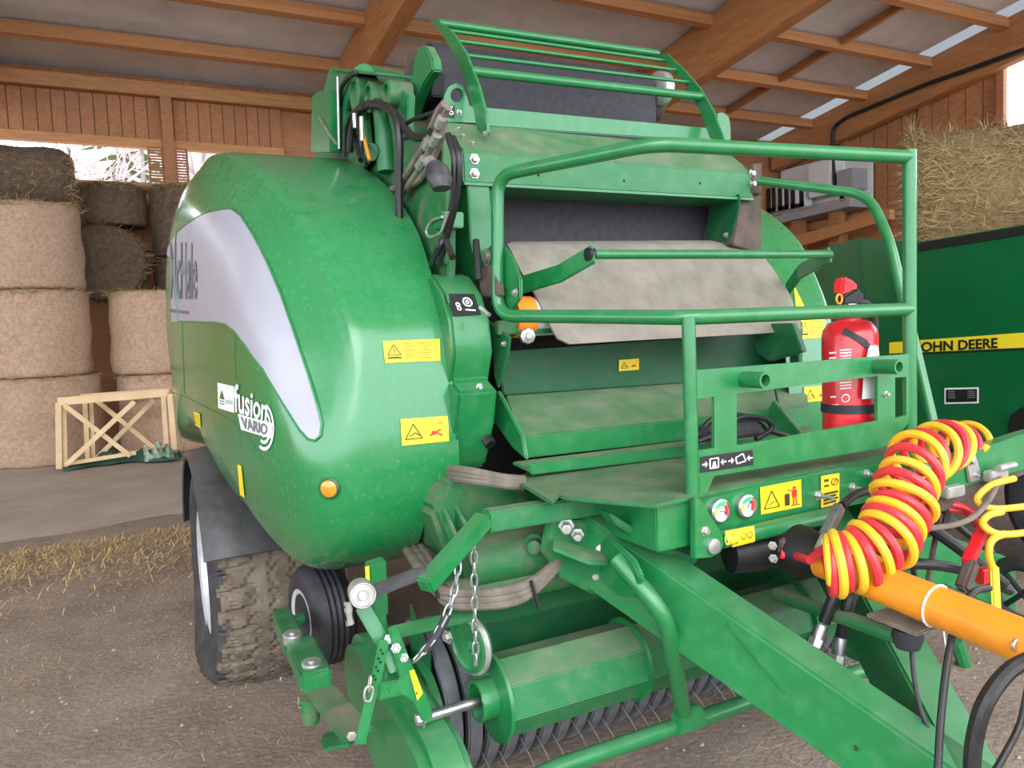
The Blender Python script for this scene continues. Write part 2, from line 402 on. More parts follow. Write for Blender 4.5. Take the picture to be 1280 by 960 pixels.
# roof : sheets, purlins along X, glulam rafters along Y
ceil = MB()
ceil.grid(lambda u, v: V((-22+(12.95+22)*u, -5+(YW+5.3)*v, roofz(-5+(YW+5.3)*v)+.03+.012*(1 if int(u*400) % 2 else 0))), 401, 8)
ceil = ceil.build('ceiling', 'roof_sheet', origin=(0, 7, 8), smooth=20); tag(ceil, 'pale metal roof sheeting seen from below', kind='structure')
MB().grid(lambda u, v: V((12.95+(XR-12.85)*u, -5+(YW+5.3)*v, roofz(-5+(YW+5.3)*v)+.03)), 4, 8).build('roof_sheen_strip', 'added_roof_sheen', ceil, recalc=False)  # added strip; lets sky through to imitate sheen beside the right beam
pu = None
for k in range(12):
    y = 13.25-1.5*k
    for xa, xb in ((-9.3, -3.65), (-3.4, 1.95), (2.2, 7.5), (7.75, 13.3)):
        z = roofz(y)
        if pu is None: pu = MB().box((-.5, -.07, -.2), (.5, .07, 0)).build('purlin', 'wood_purlin', ceil, origin=(0, 0, 0), bev=0); o = pu; place(pu, V(((xa+xb)/2, y, z)), ceil)
        else: o = inst(pu, V(((xa+xb)/2, y, z)), ceil)
        o.scale = (xb-xa, 1, 1); o.rotation_euler = (-math.atan(SL), 0, 0)
for xr, d in ((-3.65, 1.0), (1.95, 1.0), (7.5, 1.15), (13.3, 1.0)):
    MB().prism([(xr, -4.9, roofz(-4.9)-d), (xr, -4.9, roofz(-4.9)), (xr, YW, roofz(YW)), (xr, YW, roofz(YW)-d*.75)], (.25, 0, 0)).build('rafter', 'wood_beam', ceil, bev=.015)
# noggins : short timbers parallel to the rafters between purlins
for xa, y0 in ((10.6, 11.75), (10.6, 10.25), (10.6, 13.25)):
    MB().prism([(xa, y0-1.43, roofz(y0-1.43)-.12), (xa, y0-1.43, roofz(y0-1.43)), (xa, y0-.07, roofz(y0-.07)), (xa, y0-.07, roofz(y0-.07)-.12)], (.1, 0, 0)).build('noggin', 'wood_beam', ceil)
# cable conduit along the right beam
cpts = [X_(1280, 62, 13.2), X_(1150, 108, 13.2), X_(1055, 148, 13.2), X_(1041, 160, 13.2), X_(1040, 190, 13.2), X_(1044, 235, 13.2)]
tag(MB().tube(fillet(cpts, .35), .045, 8).build('cable_conduit', 'black'), 'black cable conduit clipped along the sloping right beam', 'conduit')

# wall fittings on the right : cabinets, canisters, shelf
xs = 13.1
def wallbox(name, q, m, lab, cat, dep=.52, grp=None):
    p = [X_(a, b, xs) for a, b in q]
    ys = [t.y for t in p]; zs = [t.z for t in p]
    b = MB().box((xs, min(ys), min(zs)), (xs+dep, max(ys), max(zs)))
    return tag(b.build(name, m, bev=.02), lab, cat, grp)
c1 = wallbox('switch_cabinet', [(1010, 206), (1038, 242)], 'cabinet', 'white electrical cabinet on the right wall', 'cabinet')
c2 = wallbox('meter_box', [(1045, 214), (1066, 236)], 'cabinet_grey', 'grey meter box beside the conduit on the wall', 'box')
c3 = wallbox('wall_board', [(958, 212), (1072, 250)], 'cabinet', 'large white mounting board behind the electrical cabinet', 'board', .06)
c3.location.x = 13.62
for k, (a, b) in enumerate(((959, 970), (973, 986), (989, 1005))):
    w = wallbox('canister', [(a, 236-k*1.5), (b, 264-k*3)], 'white_plastic', ('white canister beside the rusty column', 'white canister between two others on the wall shelf', 'white canister nearest the electrical cabinet on the shelf')[k], 'canister', .3, 'canisters on the wall shelf')
    bb = [v.co for v in w.data.vertices]; y0, y1 = min(v.y for v in bb), max(v.y for v in bb); z0, z1 = min(v.z for v in bb), max(v.z for v in bb); x0 = min(v.x for v in bb)
    for yy in (y0, y1-.12): MB().box(WO[w.name]+V((x0-.02, yy, z0)), WO[w.name]+V((x0-.003, yy+.12, z1))).build('cage_bar', 'black', w)
    MB().box(WO[w.name]+V((x0-.02, y0, z0)), WO[w.name]+V((x0-.003, y1, z0+.1))).build('cage_bar', 'black', w)
shelf = empty('wall_shelf', X_(1000, 285, 13.0), 'long grey shelf carried on wooden legs against the right wall', 'shelf')
MB().prism([X_(962, 272, 12.9), X_(1062, 249, 12.9), X_(1062, 258, 12.9), X_(962, 282, 12.9)], (.7, 0, 0)).build('shelf_board', 'cabinet_grey', shelf)
MB().prism([X_(962, 268, 12.88), X_(1062, 246, 12.88), X_(1062, 248, 12.88), X_(962, 271, 12.88)], (.02, 0, 0)).build('edge_rail', 'zinc', shelf)
for a, t in ((995, 274), (1042, 262)):
    p, q = X_(a, t, 13.1), X_(a, 300, 13.1); MB().box((13.1, p.y-.14, 0), (13.3, p.y+.14, p.z)).build('leg', 'wood', shelf)
tag(MB().prism([X_(975, 300, 12.7), X_(1112, 262, 12.7), X_(1112, 274, 12.7), X_(983, 313, 12.7)], (.15, 0, 0)).build('timber_beam', 'wood_purlin'), 'loose pale timber beam lying below the wall shelf', 'timber')

# ------------------------------------------------------------------ bales
def bale(name, loc, r, l, m, lying=None, lab='', grp=None, seed=0, shag=250, e=.07):
    """standing on end (axis Z) unless lying = yaw of its axis"""
    rnd = random.Random(seed); b = MB(); prof = []
    cor = [(r-e+e*math.sin(R_(a)), e-e*math.cos(R_(a))) for a in (0, 22, 45, 68, 90)]
    prof = [(0, 0), (r*.5, .005)]+cor+[(r+.012*math.sin(k*1.3+seed), e+(l-2*e)*k/9) for k in range(1, 9)]+[(q, l-h) for q, h in cor[::-1]]+[(r*.5, l), (0, l)]
    n = 72; ph = [rnd.uniform(0, 6.28) for _ in range(6)]
    vs_, fs = [], []
    for i, (q, h) in enumerate(prof):
        for k in range(n):
            a = 2*math.pi*k/n
            q2 = q*(1+.012*math.sin(3*a+ph[0]+h*2)+.008*math.sin(7*a+ph[1]-h*4)+rnd.uniform(-.006, .006))
            vs_.append(V((q2*math.cos(a), q2*math.sin(a), h+rnd.uniform(-.008, .008)*(1 if 0 < i < len(prof)-1 else 0))))
    for i in range(len(prof)-1): fs += [(i*n+k, i*n+(k+1) % n, (i+1)*n+(k+1) % n, (i+1)*n+k) for k in range(n)]
    fs += [tuple(range(n-1, -1, -1)), tuple((len(prof)-1)*n+k for k in range(n))]
    if lying is not None:
        rot = Matrix.Rotation(lying, 3, 'Z') @ Matrix.Rotation(math.pi/2, 3, 'Y')
        vs_ = [rot @ (v-V((0, 0, l/2)))+V((0, 0, r)) for v in vs_]
    root = empty(name, loc, lab, 'hay bale', grp)
    body = MB().add([v+V(loc) for v in vs_], fs).build('bale_body', m, root, smooth=50)
    st = MB(); random.seed(seed+50)
    def fn():
        a = random.uniform(0, 2*math.pi)
        if lying is None:
            z = l-.03+random.uniform(-.05, .03); p = V((r*.97*math.cos(a), r*.97*math.sin(a), z)); return p+V(loc), V((math.cos(a), math.sin(a), .3)).normalized()
        h = random.choice((random.uniform(0, l), random.choice((.04, l-.04)))); p = V((r*math.cos(a), r*math.sin(a), h)); nn = V((math.cos(a), math.sin(a), 0))
        return rot @ (p-V((0, 0, l/2)))+V((0, 0, r))+V(loc), rot @ nn
    strands(st, fn, shag, (.05, .16) if shag < 2000 else (.08, .26), .0035, .5)
    tag(st.build('loose_stalks', 'straw_dull' if shag < 2000 else 'hay_strands', root, recalc=False), kind='stuff')
    return root
g = 'stored round bales by the back wall'
px0 = -2.62; yb = 12.75
bale('round_bale', (px0-.1, yb, 0.03), .74, 1.2, 'bale_net', lab='net-wrapped round bale on the ground at the bottom of the tall stack', grp=g, seed=1)
bale('round_bale', (px0-.12, yb, 1.24), .68, 1.19, 'bale_net', lab='net-wrapped round bale second from the ground in the tall stack', grp=g, seed=2, shag=500)
bale('round_bale', (px0-.13, yb, 2.44), .67, 1.17, 'bale_net', lab='net-wrapped round bale third from the ground in the tall stack', grp=g, seed=3, shag=500)
bale('round_bale', (px0-.25, yb+.15, 3.62), .42, 1.5, 'bale_shade_brown', lying=.06, e=.2, lab='dark unwrapped round bale lying on top of the tall stack', grp=g, seed=4, shag=900)
bale('round_bale', (-1.12, yb-.02, .03), .66, 1.16, 'bale_net', lab='pale net-wrapped round bale on the ground behind the trestle frame', grp=g, seed=5)
bale('round_bale', (-1.14, yb+.0, 1.2), .68, 1.2, 'bale_net', lab='brown net-wrapped round bale resting on the bale behind the trestle', grp=g, seed=6, shag=400)
bale('round_bale', (-1.80, yb+.8, 2.3), .58, .8, 'bale_shade_brown', lying=R_(84), lab='dark hay bale lying on its side between the tall stack and the back wall', grp=g, seed=7, shag=900)
bale('round_bale', (-.62, yb+.92, 3.0), .5, 1.12, 'bale_shade_brown', lab='dark upright hay bale below the slatted shutters', grp=g, seed=8, shag=900)
bale('round_bale', (-.62, yb+1.02, 1.7), .5, 1.28, 'bale_shade_brown', lab='dark hay bale behind the brown net-wrapped bale', grp=g, seed=9, shag=100)
bale('round_bale', (-.62, yb+1.02, .03), .5, 1.64, 'bale_shade_brown', lab='dark hay bale at the foot of the back wall', grp=g, seed=13, shag=60)
bale('round_bale', (-1.66, yb+1.02, 3.48), .5, .64, 'bale_shade_brown', lab='dark hay bale high beside the tall stack under the sill rail', grp=g, seed=14, shag=700)
# right bale lying behind the other baler, on two more
bale('round_bale', (6.9, 5.25, 2.1), .76, 1.5, 'hay', lying=R_(-52), e=.2, lab='loose shaggy hay bale lying above the dark green baler', grp='bales behind the dark green baler', seed=10, shag=7000)
bale('round_bale', (6.95, 5.3, .0), .68, 2.09, 'hay', lab='hay bale standing behind the dark green baler under the loose one', grp='bales behind the dark green baler', seed=11, shag=100)

# ------------------------------------------------------------------ trestle frame of new timber, tarp
YT = 11.35
tr = empty('trestle_frame', Z_(140, 586, .04), 'pale new-timber trestle frame with crossed braces before the bales', 'frame')
def stick(a, b, w, d=.05, y=YT, name='batten'):
    p, q = Y_(*a, y), Y_(*b, y); MB().bar(p, q, d, w, up=(q-p).cross(V((0, 1, 0)))).build(name, 'wood_new', tr, bev=.004)
for i, (a, b, w, y) in enumerate([((72, 502), (210, 491), .10, YT), ((100, 496), (212, 488), .07, YT+.5), ((73, 503), (74, 586), .07, YT), ((80, 503), (82, 584), .05, YT+.06), ((106, 500), (110, 578), .06, YT+.5), ((114, 500), (117, 577), .05, YT+.55), ((204, 495), (208, 560), .06, YT), ((212, 492), (218, 562), .07, YT),
        ((80, 506), (163, 570), .06, YT-.04), ((84, 580), (168, 502), .06, YT-.08), ((120, 500), (195, 562), .06, YT+.46), ((118, 576), (192, 500), .06, YT+.42), ((80, 580), (170, 566), .05, YT), ((118, 572), (206, 560), .05, YT+.5)]):
    stick(a, b, w, .05, y, 'rail' if i < 2 else 'post' if i < 8 else 'brace')
random.seed(5)
tb = MB(); c0 = [Z_(78, 588, .06), Z_(120, 580, .06), Z_(165, 575, .06), Z_(215, 574, .06), Z_(228, 570, .06)]; cp = catmull(c0, 8)
def tf(u, v):
    i = min(int(u*(len(cp)-1)), len(cp)-2); p = cp[i]; w = .20*(math.sin(math.pi*min(max(u, .03), .97))**.5)*(1.0+.25*math.sin(u*23))
    a = math.pi*v; return p+V((.02*math.sin(u*40+v*9), -w*math.cos(a)*.9, .05+w*math.sin(a)*.55*(1+.3*math.sin(u*31+v*7)+.2*math.sin(u*70))-.05))
tb.grid(tf, len(cp), 14); tarp = tb.build('tarpaulin', 'tarp', recalc=False); tag(tarp, 'crumpled dark green tarpaulin on the ground before the trestle', 'tarpaulin')
tb = MB(); c1 = catmull([Z_(180, 574, .16), Z_(200, 568, .22), Z_(216, 570, .16)], 8)
def tf2(u, v):
    i = min(int(u*(len(c1)-1)), len(c1)-1); a = math.pi*v; w = .15*(1+.3*math.sin(u*17)); p = c1[i]
    return p+V((0, -w*math.cos(a)-.1, w*math.sin(a)*(.7+.35*math.sin(u*29+v*11))))
tb.grid(tf2, 24, 12); MB.build(tb, 'folded_lining', 'tarp_pale', tarp, recalc=False)

# ------------------------------------------------------------------ straw and stones on the floor
random.seed(11)
st = MB()
def fs1():
    t = random.random()
    if t < 1: x = random.uniform(-5.5, .2); y = 7.3-abs(random.gauss(0, .65)); z = .012
    elif t < .85: x = random.uniform(-5.5, .5); y = random.uniform(4.2, 7.2); z = .006
    else: x = random.uniform(-3, 3); y = random.uniform(1.4, 5); z = .006
    return V((x, y, z)), V((0, 0, 1))
strands(st, fs1, 6500, (.03, .14), .0028, .08)
def fs2():
    if random.random() < .75: return V((random.uniform(-5.5, .5), random.uniform(4.2, 7.2), .006)), V((0, 0, 1))
    return V((random.uniform(-3, 3), random.uniform(1.2, 5), .006)), V((0, 0, 1))
strands(st, fs2, 5000, (.015, .06), .0014, .06)
tag(st.build('straw_litter', 'straw', recalc=False), 'loose straw scattered over the dirt floor', 'straw', kind='stuff')
sm = MB()
for _ in range(1100):
    x, y = random.uniform(-3.6, 3), random.uniform(1.2, 6.8); r = random.uniform(.004, .013)*(1.6 if random.random() < .06 else 1)
    q = [V((x+r*random.uniform(.6, 1.3)*a, y+r*random.uniform(.6, 1.3)*b, .002+r*.7*c)) for a, b, c in ((1, 0, 0), (0, 1, 0), (-1, 0, 0), (0, -1, 0), (0, 0, 1))]
    sm.add(q, [(0, 1, 4), (1, 2, 4), (2, 3, 4), (3, 0, 4)])
tag(sm.build('pebbles', 'stone', recalc=False), 'small pale pebbles on the dirt floor', 'pebbles', kind='stuff')

# ------------------------------------------------------------------ outside : hillside and bare trees
hs = MB().grid(lambda u, v: V((-75+170*u, 38+50*v, -1+ (4+22*min(1, max(0, (u*170-75+26)/30)))*v**1.1+1.2*math.sin(u*30))), 40, 14).build('hillside', 'leaf_litter', recalc=False)
tag(hs, 'pale brown wooded hillside beyond the barn', kind='structure')
def tree(loc, h, spread, lab, seed, conif=False, lv=4, grp='trees on the hillside'):
    rnd = random.Random(seed); b = MB(); root = empty('conifer_tree' if conif else 'bare_tree', loc, lab, 'tree', grp)
    def rec(p, d, l, r, k):
        q = p+d*l; b.tube([p, p+d*l*.5+V((rnd.uniform(-.05, .05), 0, 0))*l, q], [r, r*.85, r*.65], 5, cap=False)
        if k == 0: return
        for _ in range(rnd.choice((3, 3, 4))):
            nd = (d+V((rnd.gauss(0, spread), rnd.gauss(0, spread), rnd.uniform(-.1, .45)))).normalized(); rec(p+d*l*rnd.uniform(.55, 1), nd, l*rnd.uniform(.55, .78), r*.55, k-1)
    if conif:
        b.tube([V(loc), V(loc)+V((0, 0, h))], [.16, .05], 6)
        b.build('trunk', 'bark', root); c = MB()
        for k in range(70):
            z = h*rnd.uniform(.35, .98); a = rnd.uniform(0, 6.28); L_ = (h-z)*.28+.5; d = V((math.cos(a), math.sin(a), -.25))
            p = V(loc)+V((0, 0, z)); s, u = frame(d); c.add([p, p+d*L_*.6+s*.22*L_, p+d*L_, p+d*L_*.6-s*.22*L_], [(0, 1, 2), (0, 2, 3)])
        c.build('foliage', 'conifer', root, recalc=False)
    else:
        rec(V(loc), V((0, 0, 1)), h*.34, h*.022, lv); b.build('branches', 'bark', root)
for i, (px, d, h, sp_, cf, lab) in enumerate([(8, 46, 13, .5, 0, 'wide bare tree seen through the opening above the dark bale'), (128, 42, 12, .42, 0, 'spreading bare tree near the edge of the hillside'), (148, 47, 17, .35, 1, 'slender conifer behind the spreading bare tree'),
        (178, 44, 18, .3, 1, 'slender conifer beside the slatted shutter'), (168, 50, 17, .3, 0, 'thin bare tree beside the conifer'), (186, 52, 16, .3, 0, 'thin bare tree partly behind the shutter'), (245, 44, 16, .3, 0, 'bare woodland tree beyond the baler shroud'),
        (262, 48, 16, .3, 0, 'bare woodland tree beyond the baler shroud'), (285, 46, 15, .3, 0, 'bare woodland tree beyond the baler shroud'), (310, 50, 17, .3, 0, 'bare woodland tree beyond the baler shroud'), (335, 45, 15, .3, 0, 'bare woodland tree beyond the baler shroud'), (360, 49, 16, .3, 0, 'bare woodland tree beyond the baler shroud')]):
    p = Y_(px, 200, d); tree((p.x, d, p.z-h*.62), h, sp_, lab, 20+i, cf, 4 if i == 1 else 3)

# ================================================================== the round baler in front
BAL = empty('round_baler', (0, 3.4, 0), 'bright green round baler with silver side panel and orange drive shaft', 'baler')
def part(mb, name, m='paint', parent=BAL, bev=.004, **k): return mb.build(name, m, parent, bev, **k)

# ---- side shrouds
PROF = [(2.39, 1.30), (2.40, 1.42), (2.44, 1.64), (2.55, 1.84), (2.72, 2.06), (3.07, 2.28), (3.62, 2.48), (4.15, 2.56), (4.65, 2.48), (5.0, 2.3), (5.22, 2.0), (5.3, 1.6), (5.3, 1.2), (5.26, .97),
        (5.0, 1.06), (4.75, 1.11), (4.5, 1.12), (4.2, 1.09), (3.95, 1.01), (3.75, .94), (3.58, .89), (3.42, .86), (3.2, .845), (3.02, .82), (2.82, .79), (2.65, .84), (2.52, .91), (2.44, 1.0), (2.40, 1.10), (2.39, 1.21)]
def resample(ps, n):
    c = catmull([V((0, y, z)) for y, z in ps+[ps[0]]], 10); L_ = [0]
    for a, b in zip(c, c[1:]): L_.append(L_[-1]+(b-a).length)
    out = []; j = 0
    for k in range(n):
        t = L_[-1]*k/n
        while L_[j+1] < t: j += 1
        f = (t-L_[j])/(L_[j+1]-L_[j]); out.append(c[j].lerp(c[j+1], f))
    return out
def shroud(sg):
    pr_ = resample(PROF, 150); C = V((0, 4.0, 1.62))
    sec = catmull([V((x_, k_, 0)) for x_, k_ in ((.78, 1), (.90, 1), (1.02, 1), (1.105, .998), (1.13, .990), (1.15, .975), (1.20, .942), (1.26, .90), (1.31, .855), (1.345, .80), (1.368, .73), (1.378, .65), (1.38, .55), (1.385, .4), (1.385, .2), (1.385, .02))], 4)
    ks = [s_.y for s_ in sec]
    vs_, fs = [], []; n = len(pr_)
    for i, k in enumerate(ks):
        bul = max(0, min(1, (sec[i].x-1.08)/.25))
        for q in pr_:
            y = C.y+(q.y-C.y)*k; z = C.z+(q.z-C.z)*k
            rear = min(1, max(0, (y-2.6)/2.4))
            sx_ = sec[i].x; sx_ += .2*(z-1.72)*max(0, 1-abs(sx_-1.14)/.2)
            wc_ = max(0, min(1, (q.z-1.2)/.55)); wc_ = wc_*wc_*(3-2*wc_)
            xr2 = 1.0+.385*(1-min(1, k)**4.2)**(1/4.2) if k < .9995 else min(sec[i].x, 1.0)
            sx_ = sx_*wc_+xr2*(1-wc_)
            if z < 1.055: sx_ = max(sx_, .90)
            x = -sx_-.145*rear*bul
            # lower skirt tucks in
            x += .05*max(0, min(1, (1.18-z)/.5))*bul
            vs_.append(V((x if sg > 0 else -x, y, z)))
    for i in range(len(ks)-1): fs += [(i*n+j, i*n+(j+1) % n, (i+1)*n+(j+1) % n, (i+1)*n+j) for j in range(n)]
    fs += [tuple((len(ks)-1)*n+j for j in range(n))]
    return MB().add(vs_, fs)
shL = shroud(1).build('side_shroud', 'paint_shroud', BAL, smooth=60)
shR = shroud(-1).build('side_shroud', 'paint_shroud', BAL, smooth=60)
BV = bvh_of(shL)
# silver panel
def catmull2(ps): return [(p.x, p.y) for p in catmull([V((a, b, 0)) for a, b in ps], 8)]
def poly_decal(name, pts, tgt, m, parent, off, cuts=3):
    bm = bmesh.new(); bm.faces.new([bm.verts.new((x, y, 0)) for x, y in pts]); bmesh.ops.triangulate(bm, faces=bm.faces)
    for _ in range(cuts): bmesh.ops.subdivide_edges(bm, edges=bm.edges[:], cuts=1, use_grid_fill=True)
    bmesh.ops.triangulate(bm, faces=bm.faces); bm.verts.index_update()
    b = MB().add([hit(v.co.x, v.co.y, tgt, off) for v in bm.verts], [tuple(v.index for v in f.verts) for f in bm.faces]); bm.free()
    return b.build(name, m, parent, recalc=False, smooth=60)
sil = [(207, 402), (206, 360), (206, 330), (209, 312), (222, 290), (240, 276), (262, 265), (290, 261), (302, 270), (318, 295), (335, 328), (352, 368), (370, 420), (386, 468), (398, 508), (403, 530), (401, 545), (394, 551), (386, 549), (376, 538), (355, 505), (330, 462), (308, 432), (295, 415), (284, 406), (270, 403)]
sp_ = poly_decal('silver_panel', sil, BV, 'silver_panel', shL, .004)
edge = [hit(x, y, BV, .004) for x, y in sil+[sil[0]]]
MB().tube(edge, .0045, 6).build('panel_trim', 'paint', shL)
text('brand_lettering', 'McHale', [(214, 303), (248, 303), (248, 374), (214, 374)], BV, 'ink_grey', shL, .008, bold=.015)
marks('web_address', [(214, 386), (240, 389), (240, 393), (214, 390)], [rect(.02+.07*k, 0, .07+.07*k, 1) for k in range(13)], BV, 'ink_grey', shL, .008)
text('model_lettering', 'fusion', [(294, 478), (337, 499), (335, 527), (295, 515)], BV, 'sticker_white', shL, .006, bold=.02)
decal('model_plate', [(299, 517), (342, 529), (341, 548), (303, 537)], BV, 'sticker_white', shL, .005)
text('model_plate_lettering', 'VARIO', [(303, 520), (337, 530), (336, 544), (306, 535)], BV, 'ink_grey', shL, .008, bold=.03)
marks('model_rings', [(318, 502), (344, 505), (344, 566), (318, 560)], ring(.5, .5, .5, .07, 1, 24, -1.3, 2.0)+ring(.5, .5, .36, .07, 1, 24, -1.3, 2.0)+ring(.5, .5, .22, .07, 1, 20, -1.3, 2.0), BV, 'sticker_white', shL, .0045)
q = [(273, 478), (294, 483), (294, 516), (274, 510)]
decal('dealer_sticker', q, BV, 'sticker_white', shL, .004); marks('dealer_emblem', q, [[(.12, .6), (.27, .25), (.42, .6)], rect(.12, .66, .42, .7), rect(.12, .76, .42, .8)], BV, 'paint', shL, .006)
text('dealer_lettering', 'technik', [(284, 497), (293, 499), (293, 506), (284, 504)], BV, 'logo_green', shL, .006)
def warn(q, tgt, parent, kind=0, name='warning_sticker'):
    decal(name, q, tgt, 'sticker_yellow', parent, .004)
    w = math.hypot(q[1][0]-q[0][0], q[1][1]-q[0][1]); h = math.hypot(q[3][0]-q[0][0], q[3][1]-q[0][1]); a = w/h
    if kind == 0:   # triangle and text lines
        marks('warning_symbol', q, tri_sign(.06, .18, .30, .66, .008, a)+[rect(.175, .34, .19, .56), rect(.06, .74, .3, .82)], tgt, 'ink', parent, .006)
        marks('small_print', q, [rect(.36, .14+.11*k, .94-.07*(k % 3), .17+.11*k) for k in range(7)], tgt, 'ink_soft', parent, .006)
    elif kind == 1: # triangle and red pictogram
        marks('warning_symbol', q, tri_sign(.08, .22, .44, .78, .012, a)+[line(.16, .68, .3, .55, .012, a), line(.3, .55, .38, .68, .012, a), rect(.497, 0, .503, 1)], tgt, 'ink', parent, .006)
        marks('red_pictogram', q, [circ(.68, .62, .05, a), line(.6, .72, .84, .5, .02, a), line(.72, .6, .86, .75, .02, a), line(.78, .25, .88, .25, .01, a)], tgt, 'sticker_red', parent, .006)
    elif kind == 2: # triangle and figure at a drum
        marks('warning_symbol', q, tri_sign(.08, .2, .45, .82, .012, a)+[line(.2, .7, .34, .6, .01, a), rect(.497, 0, .503, 1), rect(.58, .42, .7, .85), line(.72, .88, .95, .88, .008, a)], tgt, 'ink', parent, .006)
        marks('red_pictogram', q, [circ(.82, .25, .04, a), rect(.76, .32, .88, .58), line(.8, .58, .79, .86, .015, a), line(.85, .58, .87, .86, .015, a), line(.76, .34, .64, .28, .012, a)], tgt, 'sticker_red', parent, .006)
    elif kind == 3: # upright, two pictograms over text
        marks('warning_symbol', q, ring(.72, .25, .2, .04, a)+[rect(.15, .12, .4, .2), rect(.15, .3, .4, .36)]+[rect(.12, .55+.1*k, .9-.1*(k % 2), .61+.1*k) for k in range(4)], tgt, 'ink', parent, .006)
        marks('red_pictogram', q, [line(.62, .34, .84, .16, .03, a)], tgt, 'sticker_red', parent, .006)
for sm_ in ([(294, 412), (294, 440), (295, 475)], [(295, 512), (298, 530), (303, 560)], [(228, 404), (229, 440), (231, 492)], [(212, 489), (232, 496), (262, 511), (295, 529), (318, 556), (345, 598), (372, 640)]):
    MB().tube([hit(a, b, BV, .0) for a, b in catmull2(sm_)], .0025, 6).build('panel_seam', 'paint_dark', shL)
warn([(478, 427), (549, 424), (550, 451), (481, 454)], BV, shL, 0)
warn([(500, 524), (559, 520), (561, 551), (502, 557)], BV, shL, 1)
warn([(243, 514), (251, 517), (252, 535), (245, 531)], BV, shL, 0, 'small_sticker')
decal('side_marker_sticker', [(298, 580), (303, 582), (307, 622), (301, 618)], BV, 'sticker_yellow', shL, .004)
# round orange side lamp
lp = hit(412, 610, BV, 0); ln = (hit(412, 610, BV, .01)-lp).normalized()
MB().lathe(lp, ln, [(.036, -.01), (.036, .006), (.03, .010), (.028, .008)], 20).build('lamp_bezel', 'paint_dark', shL)
MB().lathe(lp, ln, [(.027, 0), (.027, .009), (.02, .013), (.0, .015)], 20).build('side_lamp', 'lens', shL)

# ---- big road wheel
def road_wheel(cx, cy, cz, sg):
    Rr = .60; Wd = .29
    def tyre(u, v):
        th = 2*math.pi*u; t = v*2-1
        s = abs(t)
        if s < .62:                                   # tread
            x = t/.62*Wd; w = abs(x)/Wd
            r = Rr-.03*w**3; ph = (th*19/(2*math.pi))
            zz = abs(((ph+.5*x/Wd*2.0+100) % 1)-.5)*2     # slanted bars
            zig = x/Wd*3.0+.42*(1 if (ph*2 % 2) < 1 else -1)*(abs((ph*2 % 1)-.5)*2-.5)
            gr = abs((zig % 1)-.5)*2
            d = 0
            if gr < .16: d = .011
            if w > .45 and abs(((ph+.25*w) % .5)-.25)*4 < .22: d = .014
            r -= d
        else:                                         # sidewall
            k = (s-.62)/.38; a = k
            x = math.copysign(Wd+.035*math.sin(math.pi*min(1, a*1.15))-.02*a, t); r = Rr-.03-(Rr-.03-.31)*a**.9
        p = V((cx+x, cy+r*math.sin(th), cz+r*math.cos(th)))
        if p.z < .004:
            p.y += (0 if abs(p.y-cy) < .1 else .05*math.copysign(1, p.y-cy)); 
            if s >= .55: p.x += math.copysign(min(.06, -p.z*.5), t)
            p.z = .004+random.uniform(0, .001)
        elif p.z < .3 and s >= .6: p.x += math.copysign(.045*(1-p.z/.3)*(.5+.5*math.cos((p.y-cy)*4)), t)
        return p
    ty = MB().grid(tyre, 380, 56, True).build('road_tyre', 'tyre_rubber', BAL, recalc=False, smooth=28, origin=(cx, cy, cz))
    ty.data.materials.append(MATS['tyre_mud'])
    nu = 380
    for i, p in enumerate(ty.data.polygons):
        v = (i//nu)/55; s = abs(v*2-1)
        if s < .62+.06*math.sin(i % nu*.31)*math.sin(i % nu*.11): p.material_index = 1
    MB().lathe((cx, cy, cz), (-sg, 0, 0), [(.0, .12), (.10, .13), (.11, .10), (.20, .08), (.24, .12), (.27, .24), (.30, .285), (.33, .295), (.33, .2), (.29, .1), (.29, -.2), (.1, -.2)], 40).build('wheel_rim', 'rim', BAL)
    def fend(u, v):
        th = R_(-70+146*u); rr = .648; x = -.16+.47*v
        e = max(0, (v-.8)/.2); rr -= .05*e**2; ins = max(0, (.12-v)/.12)
        flare = .03*(1-math.cos(th))
        return V((cx-sg*(x+.03*e), cy+(rr+flare)*math.sin(th), cz+.01+(rr)*math.cos(th)))
    MB().grid(fend, 48, 16).build('mudguard', 'plastic_black', BAL, solid=.012, smooth=50)
road_wheel(-1.165, 4.22, .455, 1); road_wheel(1.165, 4.22, .455, -1)
part(MB().tube([(-1.0, 4.3, .45), (1.0, 4.3, .45)], .07, 12), 'axle', 'paint_dark')

# ---- chamber : side plates, dark inside
sideL = [(556, 420), (560, 330), (560, 242), (554, 162), (546, 152), (528, 168), (505, 172), (492, 128), (455, 95), (413, 85), (404, 125), (392, 190), (430, 260), (540, 470), (556, 470)]
part(MB().prism(XS(sideL, -.74), (.03, 0, 0)), 'side_frame', 'paint_dirty')
part(MB().prism([(.72, 2.6, 1.1), (.72, 2.55, 1.9), (.72, 2.75, 2.3), (.72, 3.4, 2.6), (.72, 4.6, 2.4), (.72, 4.9, 1.2), (.72, 4.2, .8), (.72, 3.0, .8)], (.03, 0, 0)), 'side_frame', 'paint_dirty')
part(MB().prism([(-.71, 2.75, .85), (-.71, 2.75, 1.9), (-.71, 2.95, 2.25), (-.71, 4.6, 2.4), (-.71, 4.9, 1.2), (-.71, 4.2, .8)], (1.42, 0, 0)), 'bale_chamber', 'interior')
part(MB().prism([(-.66, 3.4, 2.1), (-.66, 3.4, 2.6), (-.66, 3.9, 2.85), (-.66, 4.6, 2.5), (-.66, 4.6, 2.1)], (1.32, 0, 0)), 'tailgate_frame', 'paint_dirty')

